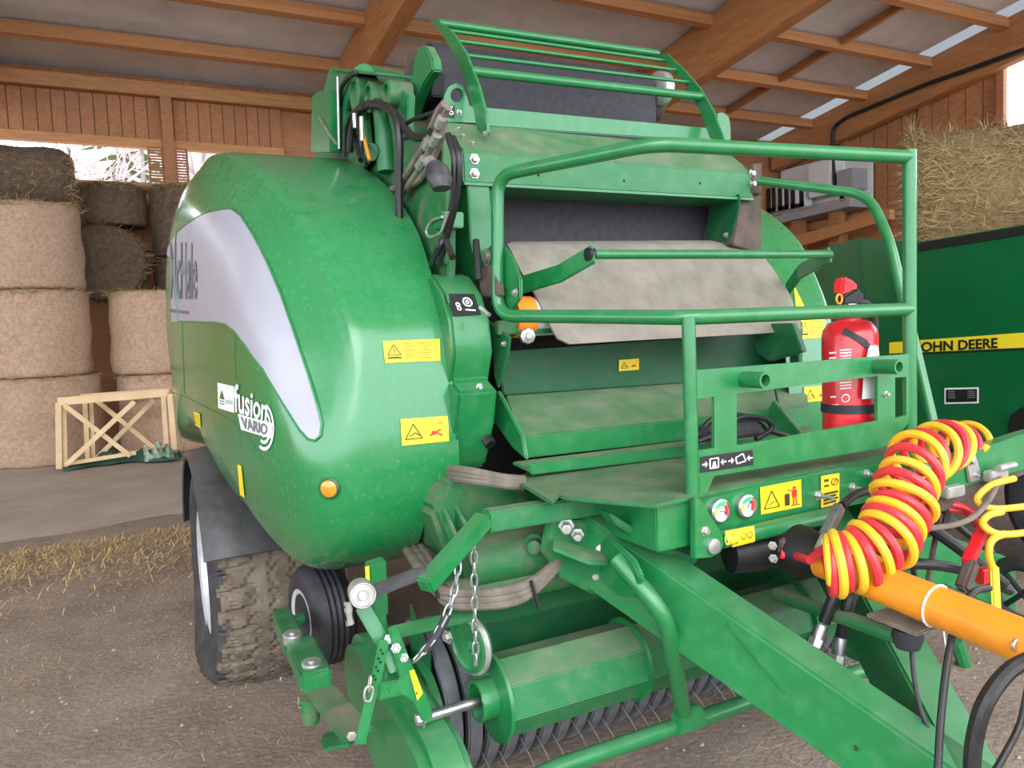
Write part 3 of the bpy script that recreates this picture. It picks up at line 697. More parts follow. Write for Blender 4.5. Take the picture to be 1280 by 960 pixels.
# ---- header crossbeam
hd = part(MB().prism([(-.668, 2.50, 2.172), (-.668, 2.50, 2.282), (-.668, 2.685, 2.43), (-.668, 2.70, 2.43), (-.668, 2.70, 2.172)], (1.37, 0, 0)), 'header_beam', 'paint_dusty', bev=.006)
part(MB().box((-.67, 2.49, 2.164), (.69, 2.70, 2.174)), 'header_lip', 'paint', parent=hd, bev=0)
part(MB().prism(YS([(606, 134), (886, 160), (901, 178), (606, 158)], 2.70), (0, .012, 0)), 'riser_plate', 'paint', parent=hd)
for a, b in ((581, 199), (581, 217)): bolt(Y_(a+12, b, 2.5), (0, -1, 0), hd, .013)
for a, b in ((940, 217), (941, 230)): bolt(Y_(a, b, 2.5), (0, -1, 0), hd, .013)
for a, b in ((568, 163), (574, 172), (586, 181)): bolt(hit(a+4, b, bvh_of(hd), 0), (0, -.6, .8), hd, .009)
for a, b in ((673, 219), (780, 226), (875, 229)): MB().lathe(Y_(a, b, 2.5), (0, -1, 0), [(.005, 0), (.005, .002)], 8).build('drain_hole', 'interior', hd)
oc = [(553, 152), (552, 140), (556, 118), (561, 108), (570, 104), (579, 108), (584, 122), (587, 132), (600, 137), (604, 154)]
hc = [(571+8*math.cos(t*.5236), 119+9*math.sin(t*.5236)) for t in range(12)]
ey = part(MB().prism(YS(oc, 2.69), (0, .014, 0), [YS(hc, 2.69)]), 'lifting_eye', 'paint', bev=0)
decal('hook_sticker', [(559, 131), (568, 132), (568, 148), (559, 147)], ('Y', 2.69), 'sticker_black', ey)
marks('hook_symbol', [(559, 131), (568, 132), (568, 148), (559, 147)], ring(.5, .62, .3, .12, .55, 14)+[rect(.44, .12, .56, .4), rect(.3, .1, .7, .2)], ('Y', 2.69), 'sticker_white', ey)
bolt(Y_(574, 141, 2.69), (0, -1, 0), ey, .008)
ey2 = part(MB().prism(YS([(896, 142), (904, 140), (912, 146), (914, 160), (914, 176), (896, 176)], 2.72), (0, .014, 0)), 'lifting_eye', 'paint')

# ---- guard cage on top
cg = empty_part = MB().prism(XS([(536, 24), (553, 44), (568, 70), (583, 105), (592, 140), (596, 163), (607, 172), (609, 165), (606, 138), (597, 105), (582, 66), (566, 41), (549, 27)], -.56), (.012, 0, 0)).build('cage_arm', 'paint', BAL, bev=.002)
cg2 = MB().prism(XS([(820, 67), (834, 68), (852, 84), (874, 109), (891, 138), (905, 176), (887, 173), (879, 150), (866, 122), (850, 98)], .60), (.012, 0, 0)).build('cage_arm', 'paint', BAL, bev=.002)
for a, b, r in (((548, 29), (822, 67), .017), ((559, 38), (832, 76), .008), ((570, 51), (847, 88), .008), ((581, 69), (862, 103), .008), ((588, 89), (877, 121), .018)):
    part(MB().tube([X_(*a, -.56), X_(*b, .606)], r, 12), 'cage_rail', bev=0)
bolt(X_(608, 168, -.57), (-1, 0, 0), cg, .01)

# ---- belts
def belt_top(u, v):
    a, b = Y_(546, 72, 3.2), Y_(819, 106, 3.2); x = a.x+(b.x-a.x)*u; zt = 2.83
    if v < .55: return V((x, 3.2, 2.25+(zt-2.25)*v/.55))
    t = (v-.55)/.45*math.pi*.75; return V((x, 3.32-.12*math.cos(t), zt+.12*math.sin(t)-.0))
MB().grid(belt_top, 2, 30).build('upper_belt', 'belt', BAL, solid=.012)
part(MB().tube([(-.52, 3.33, 2.82), (.84, 3.33, 2.82)], .105, 20), 'belt_roller', 'rust', bev=0)
MB().lathe(Y_(830, 112, 3.22), (1, 0, 0), [(.06, -.06), (.085, -.05), (.085, .0), (.05, .01), (.03, .03), (.0, .035)], 20).build('roller_bearing', 'zinc', BAL)
lb = MB().prism(YS([(600, 222), (893, 238), (878, 320), (600, 320)], 2.72), (0, .012, 0)).build('lower_belt', 'belt', BAL)
part(MB().prism(XS([(890, 240), (924, 243), (923, 262), (911, 303), (880, 306)], .60), (.012, 0, 0)), 'inner_bracket', 'paint_dark')
bolt(X_(908, 294, .60), (-1, 0, 0), BAL, .009); bolt(X_(914, 243, .60), (-1, 0, 0), BAL, .007)
part(MB().prism(YS([(926, 243), (952, 243), (952, 318), (916, 306)], 2.52), (0, .2, 0)), 'end_column', 'rust')
part(MB().prism(YS([(941, 205), (953, 203), (953, 243), (941, 241)], 2.49), (0, .2, 0)), 'end_cap', 'rust')

# ---- left column and chain guard beside the opening
part(MB().prism(YS([(584, 228), (612, 232), (618, 345), (600, 352), (588, 300)], 2.5), (0, .16, 0)), 'front_post', 'paint')
part(MB().prism(YS([(612, 232), (622, 234), (616, 300), (611, 300)], 2.52), (0, .1, 0)), 'post_flange', 'paint_dusty')
part(MB().prism(XS([(604, 322), (612, 306), (628, 305), (640, 322), (650, 350), (650, 372), (640, 388), (622, 392), (612, 380)], -.60), (.012, 0, 0)), 'net_guard', 'paint')
bolt(X_(609, 322, -.605), (-1, 0, 0), BAL, .022, 'zinc', 'roller_bearing'); bolt(X_(645, 366, -.605), (-1, 0, 0), BAL, .01)
part(MB().prism(XS([(598, 335), (616, 330), (622, 370), (600, 372)], -.64), (.03, 0, 0)), 'net_brake_plate', 'rust')
part(MB().tube([Y_(595, 300, 2.44), Y_(598, 350, 2.4)], .012, 8), 'gas_strut', 'black', bev=0)
ccov = [(578, 342), (590, 346), (603, 366), (613, 400), (617, 440), (612, 474), (623, 487), (619, 530), (608, 582), (575, 590), (540, 420)]
cc = part(MB().prism(XS(ccov, -.65), (-.15, 0, 0)), 'chain_cover', 'paint', bev=.012)
CB = bvh_of(cc)
sq = [(556, 368), (592, 368), (601, 394), (566, 396)]
decal('drive_sticker', sq, CB, 'sticker_black', cc, .004); marks('drive_symbol', sq, ring(.66, .4, .17, .05, 1.3)+ring(.66, .4, .07, .04, 1.3)+ring(.3, .5, .08, .04, 1.2)+ring(.3, .68, .08, .04, 1.2)+[line(.5, .75, .85, .8, .025, 1.3)], CB, 'sticker_white', cc, .006)
bolt(hit(599, 484, CB, 0), (0, -1, 0), cc, .009)
part(MB().prism(XS([(607, 398), (637, 421), (634, 445), (622, 486), (617, 470), (616, 430)], -.60), (.01, 0, 0)), 'hinge_flap', 'paint_dusty')
bolt(X_(631, 430, -.605), (-1, 0, 0), BAL, .008)
part(MB().tube([Y_(600, 384, 2.3), Y_(612, 394, 2.26)], .007, 8), 'latch_pin', 'zinc', bev=0)
part(MB().prism(XS([(622, 488), (652, 545), (657, 575), (640, 560), (612, 520)], -.60), (.015, 0, 0)), 'side_gusset', 'paint')
part(MB().tube([Y_(608, 548, 2.25), Y_(613, 556, 2.23)], .02, 10), 'knob', 'black', bev=0)

# ---- net roll, flap, tray bar
nr = Y_(655, 396, 2.44)
part(MB().lathe(nr, (1, 0, 0), [(.0, -.055), (.074, -.055), (.075, .02), (.0, .02)], 28), 'net_roll_end', 'netroll_orange', bev=0)
part(MB().lathe(nr, (1, 0, 0), [(.0, .018), (.071, .018), (.07, .12), (.06, .2), (.05, .3), (.05, 1.0), (.0, 1.0)], 28), 'net_roll', 'netroll_white', bev=0)
rows = [((640, 302), (930, 300), 2.66), ((634, 305), (938, 304), 2.58), ((640, 314), (946, 312), 2.53), ((652, 338), (963, 332), 2.46), ((674, 374), (984, 364), 2.38), ((690, 408), (998, 398), 2.31), ((698, 423), (1001, 410), 2.285), ((712, 430), (1000, 414), 2.28)]
def flap(u, v):
    t = v*(len(rows)-1); i = min(int(t), len(rows)-2); f = t-i
    a = Y_(*rows[i][0], rows[i][2]).lerp(Y_(*rows[i+1][0], rows[i+1][2]), f); b = Y_(*rows[i][1], rows[i][2]).lerp(Y_(*rows[i+1][1], rows[i+1][2]), f)
    p = a.lerp(b, u); p.y += .008*math.sin(u*9+v*2)*math.sin(math.pi*v); return p
MB().grid(flap, 26, 22).build('rubber_flap', 'flap', BAL, solid=.008, smooth=60)
e0, e1 = Y_(738, 318, 2.1), Y_(1038, 318, 2.1)
part(MB().tube([e0, e1], .016, 12), 'tray_bar', bev=0)
part(MB().strip([e0-V((.0, .02, 0)), Y_(700, 342, 2.26), Y_(650, 357, 2.42)], .062, .012), 'tray_arm')
part(MB().strip([e1-V((0, .0, 0)), Y_(1000, 340, 2.3), Y_(984, 362, 2.46)], .062, .012), 'tray_arm')
MB().lathe(e0, (-1, 0, 0), [(.022, -.01), (.022, .012), (.0, .013)], 14).build('tray_bar_cap', 'black', BAL)

# ---- plates under the net roll
part(MB().prism(YS([(612, 422), (1000, 398), (1000, 415), (612, 442)], 2.6), (0, .02, 0)), 'shaded_gap_strip', 'interior')  # near-black strip standing in for the shaded gap above the crossplate
part(MB().prism(YS([(620, 440), (1003, 412), (1003, 468), (630, 494)], 2.55), (0, .02, 0)), 'crossplate', 'paint_dark')
warn([(773, 450), (798, 448), (798, 462), (773, 464)], ('Y', 2.55), BAL, 1, 'warning_sticker')
def slab(t0, t1, b0, b1, Ya, Yb, name, m):
    a, b, c, d = Y_(*t0, Ya), Y_(*t1, Ya), Y_(*b1, Yb), Y_(*b0, Yb); n = (b-a).cross(d-a).normalized()
    return part(MB().prism([a, b, c, d], n*(.012 if n.y > 0 else -.012)), name, m)
slab((632, 494), (1003, 468), (650, 546), (1012, 508), 2.55, 2.28, 'ramp_plate', 'paint_dusty')
part(MB().prism(YS([(650, 546), (1012, 508), (1013, 533), (656, 573)], 2.28), (0, .015, 0)), 'ramp_front', 'paint')
slab((640, 577), (1013, 531), (660, 586), (1015, 542), 2.285, 2.18, 'step_plate', 'paint_dusty')
part(MB().prism(YS([(660, 580), (1015, 540), (1015, 552), (664, 594)], 2.18), (0, .012, 0)), 'step_front', 'paint')
pl_ = [(640, 598), (662, 588), (1030, 545), (1135, 556), (1133, 562), (872, 619), (820, 631), (705, 621), (699, 619), (690, 628)]
part(MB().prism(ZS(pl_, 1.165), (0, 0, -.012)), 'deck_plate', 'paint_dusty')
# things lying about on the deck : control cables and a lamp unit
part(MB().tube(catmull(YS([(868, 548), (890, 524), (915, 518), (945, 525), (962, 538), (985, 545)], 2.06), 8), .010, 8), 'deck_cable', 'hose_black', bev=0)
part(MB().tube(catmull(YS([(872, 552), (900, 540), (925, 522), (956, 524), (964, 536), (945, 549)], 2.0), 8), .010, 8), 'deck_cable', 'hose_black', bev=0)
wl = Y_(900, 549, 2.06); part(MB().box(wl+V((-.10, -.05, 0)), wl+V((.16, .04, .055))), 'cable_socket', 'plastic_black', bev=.012)
part(MB().lathe(Y_(658, 420, 2.36), (-.3, -1, 0), [(.026, 0), (.03, .012), (.026, .03), (.012, .034), (.01, .045), (0, .045)], 8), 'clamp_knob', 'zinc', bev=0)
part(MB().bar(Y_(620, 410, 2.4), Y_(780, 404, 2.4), .03, .05), 'net_roll_support', 'paint_dirty')
part(MB().tube([Y_(968, 480, 2.3), Y_(975, 520, 2.25), Y_(985, 538, 2.2)], .005, 6), 'thin_cable', 'black', bev=0)
part(MB().prism(XS([(940, 405), (990, 404), (1003, 440), (960, 452), (945, 440)], .58), (.03, 0, 0)), 'net_bracket', 'paint_dark')
part(MB().prism(XS([(966, 500), (1003, 545), (960, 555), (940, 548)], .55), (.02, 0, 0)), 'deck_gusset', 'paint_dusty')
part(MB().prism(YS([(998, 402), (1004, 402), (1004, 470), (998, 468)], 2.3), (0, .05, 0)), 'edge_bracket', 'paint_dark')
BR = bvh_of(shR)
warn([(1000, 398), (1030, 398), (1031, 422), (1000, 424)], BR, shR, 0)
warn([(1004, 484), (1034, 481), (1035, 500), (1004, 503)], BR, shR, 1)
poly_decal('arrow_sticker', [(991, 355), (1005, 384), (994, 384)], BR, 'sticker_yellow', shR, .004, 1)

# ---- left service area : levers, hoses, cables
XA = -.76
part(MB().prism(XS([(388, 190), (390, 120), (398, 113), (412, 113), (412, 190)], -.86), (.05, 0, 0)), 'rear_upright', 'paint')
part(MB().prism(XS([(412, 84), (446, 92), (440, 110), (432, 140), (430, 190), (404, 190), (400, 128)], -.80), (.02, 0, 0)), 'lever_plate', 'paint_dusty')
part(MB().prism(XS([(412, 84), (470, 90), (470, 94), (412, 88)], -.82), (.16, 0, 0)), 'top_flange', 'paint_dusty')
part(MB().tube([X_(455, 96, -.72), X_(525, 106, -.2)], .055, 14), 'cross_tube', 'paint', bev=0)
part(MB().prism(XS([(526, 56), (532, 58), (539, 72), (541, 88), (530, 104), (520, 128), (512, 150), (498, 152), (505, 122), (514, 96), (518, 70)], -.70), (.04, 0, 0)), 'belt_lever', 'paint_dusty', bev=.006)
part(MB().prism(XS([(536, 88), (541, 92), (540, 120), (520, 148), (513, 150), (526, 118)], -.66), (.05, 0, 0)), 'lever_stop', 'black')
for a, b, r in ((452, 118, .075), (470, 122, .06), (493, 118, .05)):
    part(MB().lathe(X_(a, b, -.78), (-1, 0, 0), [(r, -.06), (r, .03), (r*.7, .035), (r*.66, .02), (.0, .02)], 22), 'pivot_boss', 'paint_dirty', bev=0)
part(MB().prism(XS([(480, 112), (496, 108), (510, 118), (508, 170), (492, 176), (484, 140)], -.77), (.03, 0, 0)), 'pivot_plate', 'paint_dusty')
part(MB().tube([X_(464, 190, -.82), X_(490, 192, -.70)], .035, 12), 'pivot_pin', 'paint_dark', bev=0)
part(MB().prism(XS([(440, 120), (456, 118), (462, 200), (450, 215), (436, 200)], -.78), (.02, 0, 0)), 'tensioner_plate', 'paint_dirty')
part(MB().tube([X_(478, 132, XA), X_(484, 215, XA)], .04, 12), 'tension_cylinder', 'paint_dusty', bev=0)
part(MB().prism(XS([(541, 152), (551, 165), (556, 240), (555, 330), (520, 330), (500, 240), (520, 190)], -.755), (.02, 0, 0)), 'side_panel', 'paint_dirty')
def hose(pts, r, m, X=-.82, name='hydraulic_hose', n=8): return part(MB().tube(catmull([X_(a, b, X) for a, b in pts], 8), r, n), name, m, bev=0)
hose([(437, 190), (440, 160), (448, 140), (462, 131), (480, 132), (494, 146), (499, 175), (499, 215), (499, 252), (500, 310)], .016, 'hose_black')
hose([(452, 200), (441, 165), (446, 138), (468, 128), (488, 136), (500, 152), (515, 170), (532, 170), (541, 162)], .015, 'hose_black', -.80)
hose([(420, 175), (422, 140), (426, 112), (436, 96), (446, 90)], .011, 'hose_black')
hose([(430, 195), (432, 165), (440, 142), (455, 134)], .010, 'hose_black', -.83)
hose([(497, 236), (512, 212), (528, 186), (540, 158), (549, 138), (556, 130)], .013, 'hose_dusty', -.80)
hose([(500, 246), (522, 216), (536, 190), (548, 160), (556, 142), (560, 134)], .013, 'hose_dusty', -.79)
hose([(490, 236), (520, 228), (540, 200), (552, 172), (556, 150)], .012, 'hose_dusty', -.78)
hose([(505, 156), (520, 148), (538, 142), (552, 138)], .008, 'hose_black', -.78, 'cable')
hose([(560, 168), (568, 200), (566, 250), (556, 300), (548, 330)], .012, 'hose_black', -.78)
hose([(566, 172), (574, 200), (570, 250), (560, 290), (552, 320)], .012, 'hose_black', -.77)
hose([(553, 271), (540, 276), (533, 288), (537, 296), (550, 291), (556, 277), (560, 265)], .005, 'zinc', -.80, 'wire_loop')
hose([(422, 96), (423, 140), (424, 186)], .006, 'zinc', -.84, 'brake_pipe')
hose([(399, 147), (410, 165), (420, 180)], .005, 'zinc', -.87, 'support_rod')
hose([(445, 145), (450, 165), (452, 186), (458, 205)], .008, 'hose_black', -.84, 'cable'); hose([(452, 148), (455, 170), (462, 200)], .007, 'orange', -.84, 'cable')
for a, b, c, d in ((443, 142, 444, 160), (452, 146, 453, 176)): hose([(a, b), ((a+c)/2, (b+d)/2), (c, d)], .010, 'zinc', -.85, 'hose_fitting')
for a, b, c, d in ((533, 185, 539, 172), (541, 180, 547, 168), (524, 208, 531, 198), (548, 158, 553, 147)): hose([(a, b), ((a+c)/2, (b+d)/2), (c, d)], .017, 'zinc', -.80, 'hose_fitting')
part(MB().tube([X_(537, 202, -.84), X_(543, 209, -.84)], .022, 10), 'sensor_plug', 'zinc', bev=0)
part(MB().tube([X_(543, 210, -.84), X_(548, 218, -.84), X_(551, 228, -.84), X_(552, 236, -.84)], [.03, .04, .04, .03], 14), 'accumulator', 'plastic_black', bev=0)
part(MB().prism(YS([(551, 264), (580, 265), (580, 285), (554, 283)], 2.42), (0, .1, 0)), 'side_bracket', 'paint')
part(MB().tube(catmull([X_(540, 330, -.78), X_(548, 310, -.8), X_(556, 300, -.78), X_(566, 322, -.78)], 6), .012, 8), 'hydraulic_hose', 'hose_black', bev=0)

# ---- platform guard : rails, posts, cut sheet
YP = 1.70
zt, zm = 2.175, 1.668
xl, xr_ = -.355, .605
# top rail sweeps back to the header side, down, and back along as the mid rail
c_ = [V((xr_, YP, zt)), V((-.36, YP+.13, zt+.002)), Y_(622, 219, 2.36), Y_(622, 395, 2.36), V((xl, YP, zm)), V((xr_, YP, zm))]
rail = part(MB().tube(fillet(c_, .075, 8), .022, 14), 'guard_rail', bev=0)
part(MB().tube([V((xr_, YP, zt+.022)), V((xr_, YP, 1.12))], .022, 14), 'guard_post', bev=0)
part(MB().tube([V((xl, YP, zm)), V((xl, YP, 1.10))], .020, 14), 'guard_post', bev=0)
outer = [(866, 463), (1141, 442), (1141, 468), (1139, 526), (1110, 556), (1096, 561), (893, 595), (889, 604), (884, 616), (868, 618)]
w1 = [(868, 499), (893, 496), (893, 560), (868, 564)]; w2 = [(921, 492), (1097, 470), (1097, 526), (921, 557)]; w3 = [(1119, 472), (1133, 471), (1133, 519), (1119, 523)]
sheet = part(MB().prism(YS(outer, YP-.012), (0, .012, 0), [YS(h, YP-.012) for h in (w1, w2, w3)]), 'guard_sheet', bev=0)
def peg(a, b, L_=.085):
    p = Y_(a, b, YP-.012); bm_ = MB()
    n = 20; vs_ = []
    for r, h in ((.024, 0), (.024, L_), (.017, L_), (.017, .02)):
        vs_ += [p+V((r*math.cos(2*math.pi*k/n), -h, r*math.sin(2*math.pi*k/n))) for k in range(n)]
    bm_.add(vs_, [(i*n+k, i*n+(k+1) % n, (i+1)*n+(k+1) % n, (i+1)*n+k) for i in range(3) for k in range(n)]+[tuple(3*n+k for k in range(n))])
    part(bm_, 'hose_peg', 'paint', bev=0, parent=sheet)
peg(930, 474); peg(1095, 458)
bolt(Y_(1107, 493, YP-.012), (0, -1, 0), sheet, .008)
aq = [(875, 571), (940, 562), (941, 581), (875, 591)]
decal('transport_sticker', aq, ('Y', YP-.012), 'sticker_black', sheet)
marks('transport_symbol', aq, [[(.02, .45), (.08, .45), (.08, .3), (.13, .5), (.08, .7), (.08, .55), (.02, .55)], [(.48, .45), (.42, .45), (.42, .3), (.37, .5), (.42, .7), (.42, .55), (.48, .55)], [(.52, .45), (.58, .45), (.58, .3), (.63, .5), (.58, .7), (.58, .55), (.52, .55)], [(.98, .45), (.92, .45), (.92, .3), (.87, .5), (.92, .7), (.92, .55), (.98, .55)],
    line(.17, .2, .17, .8, .012, 3), line(.17, .2, .33, .2, .012, 3), line(.33, .2, .33, .8, .012, 3), line(.17, .8, .33, .8, .012, 3), [(.21, .75), (.23, .4), (.27, .4), (.29, .75)], line(.66, .35, .8, .15, .012, 3), line(.8, .15, .85, .65, .012, 3), line(.85, .65, .68, .75, .012, 3), line(.68, .75, .66, .35, .012, 3)], ('Y', YP-.012), 'sticker_white', sheet)
# brace tube on the right
bt = [Y_(948, 226, 2.46), Y_(1086, 243, 2.08), Y_(1112, 300, 1.95), Y_(1166, 528, 1.74)]
part(MB().tube(fillet(bt, .09, 8), .019, 12), 'brace_tube', bev=0)

# ---- front beam with gauges
fb = part(MB().prism(YS([(870, 618), (1165, 568), (1165, 612), (870, 672)], YP), (0, .10, 0)), 'front_beam', 'paint')
part(MB().box((Y_(820, 640, 1.69).x, 1.69, 1.018), (-.33, 1.95, 1.158)), 'beam_box', 'paint', bev=.004)
part(MB().prism(YS([(868, 622), (876, 624), (904, 668), (906, 680), (902, 690), (890, 697), (868, 699)], 1.65), (0, .02, 0)), 'pivot_cheek', 'paint', bev=.003)
MB().lathe(Y_(890, 682, 1.65), (0, -1, 0), [(.022, 0), (.022, .012), (.012, .014), (.0, .014)], 14).build('pivot_pin', 'zinc', BAL)
bolt(Y_(881, 664, 1.65), (0, -1, 0), BAL, .010)
part(MB().tube([Y_(900, 675, 1.67), Y_(1045, 643, 1.67)], .026, 14), 'ram_tube', 'paint', bev=0)
tq = [(906, 665), (942, 658), (943, 676), (908, 685)]
sb_ = BVHTree.FromPolygons(*(lambda o: ([v.co+WO[o.name] for v in o.data.vertices], [tuple(p.vertices) for p in o.data.polygons]))(bpy.data.objects['ram_tube']))
decal('warning_sticker', tq, sb_, 'sticker_yellow', bpy.data.objects['ram_tube']); marks('warning_symbol', tq, tri_sign(.1, .25, .38, .8, .02, 2)+ring(.6, .5, .1, .03, 2)+ring(.82, .5, .1, .03, 2), sb_, 'ink_soft', bpy.data.objects['ram_tube'])
for a, b in ((897, 638), (930, 632)):
    g0 = Y_(a, b, YP); gz = MB().lathe(g0, (0, -1, 0), [(.036, 0), (.036, .016), (.030, .020), (.028, .014)], 28).build('pressure_gauge', 'steel', BAL)
    MB().lathe(g0, (0, -1, 0), [(.0285, .002), (.0285, .0148), (.0, .0149)], 28).build('gauge_dial', 'gauge_face', gz)
    yy = YP-.0155
    def arc(a0, a1, ri, ro, m, nm):
        b_ = MB(); n = 10; vs_ = []
        for k in range(n+1):
            t = a0+(a1-a0)*k/n; vs_ += [g0+V((math.cos(t)*r, -.0156, math.sin(t)*r)) for r in (ri, ro)]
        b_.add(vs_, [(2*k, 2*k+1, 2*k+3, 2*k+2) for k in range(n)]); b_.build(nm, m, gz, recalc=False)
    arc(R_(-40), R_(45), .014, .027, 'sticker_red', 'dial_red_zone'); arc(R_(50), R_(150), .014, .027, 'gauge_green', 'dial_green_zone'); arc(R_(155), R_(215), .014, .024, 'jd_yellow', 'dial_yellow_zone')
    ag = R_(-15 if a < 910 else 50)
    MB().bar(g0+V((-math.cos(ag)*.006, -.0165, -math.sin(ag)*.006)), g0+V((math.cos(ag)*.022, -.0165, math.sin(ag)*.022)), .0012, .0026).build('gauge_needle', 'sticker_black', gz)
warn([(949, 609), (1000, 599), (1001, 633), (950, 643)], ('Y', YP), fb, 2)
warn([(1025, 595), (1048, 591), (1048, 629), (1025, 635)], ('Y', YP), fb, 3)
for a, b in ((1022, 619), (1065, 609), (1083, 592)):
    p = Y_(a, b, YP); part(MB().tube([p, p-V((0, .06, 0))], .007, 8), 'stud', 'zinc', bev=0, parent=fb); bolt(p, (0, -1, 0), fb, .011)
# hose holder arm to the right with clamps
arm = part(MB().prism(YS([(1140, 585), (1166, 582), (1276, 544), (1296, 538), (1300, 586), (1286, 588), (1146, 628)], 1.55), (0, .05, 0)), 'hose_arm', 'paint')
part(MB().prism(YS([(1146, 627), (1286, 587), (1286, 591), (1180, 640), (1146, 634)], 1.54), (0, .10, 0)), 'arm_underside', 'rust')
for a, b in ((1152, 582), (1206, 562)):
    pts = [(a, b), (a+10, b-2), (a+15, b+8), (a+24, b+37), (a+6, b+42)]
    k = part(MB().prism(YS(pts, 1.54), (0, .01, 0)), 'clamp_plate', 'zinc'); bolt(Y_(a+8, b+14, 1.54), (0, -1, 0), k, .012)
    bolt(Y_(a+13, b+32, 1.54), (0, -1, 0), k, .006)
    part(MB().box(Y_(a+22, b+34, 1.53)-V((0, .03, .016)), Y_(a+44, b+28, 1.53)+V((0, .0, .016))), 'coupling_block', 'zinc', bev=.004)
part(MB().tube([Y_(1248, 586, 1.5), Y_(1268, 581, 1.5)], .012, 10), 'coupling_nipple', 'zinc', bev=0)

# ---- coiled air hoses
cl = [(1212, 558, 1.72), (1192, 558, 1.62), (1166, 562, 1.52), (1144, 580, 1.45), (1133, 608, 1.41), (1126, 636, 1.39), (1114, 662, 1.38), (1096, 684, 1.38), (1072, 699, 1.40), (1048, 705, 1.43), (1034, 706, 1.45)]
cpath = catmull([Y_(a, b, y) for a, b, y in cl], 60)
def coil(ph, turns=11.5, R0=.078):
    n = len(cpath); out = []; s0, u0 = frame(cpath[1]-cpath[0])
    for i, p in enumerate(cpath):
        t = (cpath[min(i+1, n-1)]-cpath[max(i-1, 0)]).normalized(); s0 = (s0-t*s0.dot(t)).normalized(); u0 = s0.cross(t)
        a = 2*math.pi*turns*i/n+ph; r = R0*(1+.08*math.sin(i*.05+ph)); out.append(p+(s0*math.cos(a)+u0*math.sin(a))*r)
    return out
ya = coil(0); rd = coil(math.pi*.95, R0=.074)
hy = part(MB().tube(ya, .0125, 8), 'coiled_air_hose', 'yellow_hose', bev=0); tag(hy, 'yellow coiled air hose')
hr = part(MB().tube(rd+[Y_(1012, 700, 1.5), Y_(985, 692, 1.66)], .0125, 8), 'coiled_air_hose', 'red_hose', bev=0); tag(hr, 'red coiled air hose')
def yh(pts, r, m, name, par=BAL): return part(MB().tube(catmull([Y_(a, b, y) for a, b, y in pts], 8), r, 10), name, m, bev=0, parent=par)
yh([(1215, 575, 1.6), (1228, 563, 1.56), (1234, 556, 1.55)], .0115, 'yellow_hose', 'air_hose_tail', hy)
yh([(1290, 632, 1.42), (1250, 636, 1.44), (1228, 632, 1.46), (1222, 622, 1.48), (1240, 606, 1.48), (1268, 598, 1.46)], .011, 'yellow_hose', 'air_hose_tail', hy)
yh([(1290, 665, 1.36), (1255, 668, 1.37), (1238, 664, 1.38), (1228, 654, 1.4), (1236, 644, 1.42), (1252, 640, 1.43)], .011, 'yellow_hose', 'air_hose_tail', hy)
yh([(1256, 667, 1.37), (1240, 675, 1.36), (1236, 692, 1.36), (1240, 710, 1.36)], .011, 'yellow_hose', 'air_hose_tail', hy)
yh([(1184, 630, 1.56), (1205, 634, 1.52), (1225, 645, 1.48)], .012, 'red_hose', 'air_hose_tail', hr); yh([(1186, 636, 1.56), (1208, 640, 1.52), (1222, 656, 1.46), (1228, 664, 1.44)], .012, 'red_hose', 'air_hose_tail', hr)
rc = part(MB().bar(Y_(1232, 655, 1.42), Y_(1208, 706, 1.40), .03, .036), 'air_coupling', 'ext_red', bev=.005); tag(rc, 'red air coupling handle')
part(MB().bar(Y_(1216, 700, 1.395), Y_(1202, 738, 1.39), .036, .044), 'air_coupling_head', 'rust', bev=.008, parent=rc)
part(MB().box(Y_(1228, 718, 1.41)-V((.02, .015, .028)), Y_(1228, 718, 1.41)+V((.02, .015, .02))), 'coupling_lug', 'ext_red', bev=.004, parent=rc)
yc = part(MB().bar(Y_(1242, 706, 1.36), Y_(1245, 765, 1.34), .024, .028), 'air_coupling', 'sticker_yellow', bev=.006); tag(yc, 'yellow air coupling handle')
# hydraulic couplings near the beam
yh([(1092, 612, 1.6), (1070, 618, 1.58), (1052, 632, 1.56)], .013, 'hose_black', 'hydraulic_hose')
hc_ = part(MB().bar(Y_(1050, 632, 1.56), Y_(1030, 672, 1.54), .03, .034), 'hydraulic_coupling', 'steel', bev=.006)
part(MB().tube([Y_(1030, 672, 1.54), Y_(1022, 688, 1.53)], .012, 10), 'coupling_tip', 'zinc', bev=0, parent=hc_)
vb = part(MB().bar(Y_(972, 680, 1.66), Y_(1016, 688, 1.6), .05, .05), 'valve_block', 'rust', bev=.006)
part(MB().tube([Y_(975, 692, 1.64), Y_(1022, 706, 1.58)], .014, 10), 'valve_hose', 'red_hose', bev=0)
for a, b in ((966, 682), (967, 698)): bolt(Y_(a, b, 1.64), (-1, -.6, 0), vb, .009)
part(MB().lathe(Y_(930, 690, 1.75), (1, -.3, 0), [(.0, -.06), (.06, -.05), (.062, .06), (.04, .07), (.0, .07)], 20), 'hydraulic_motor', 'black', bev=0)

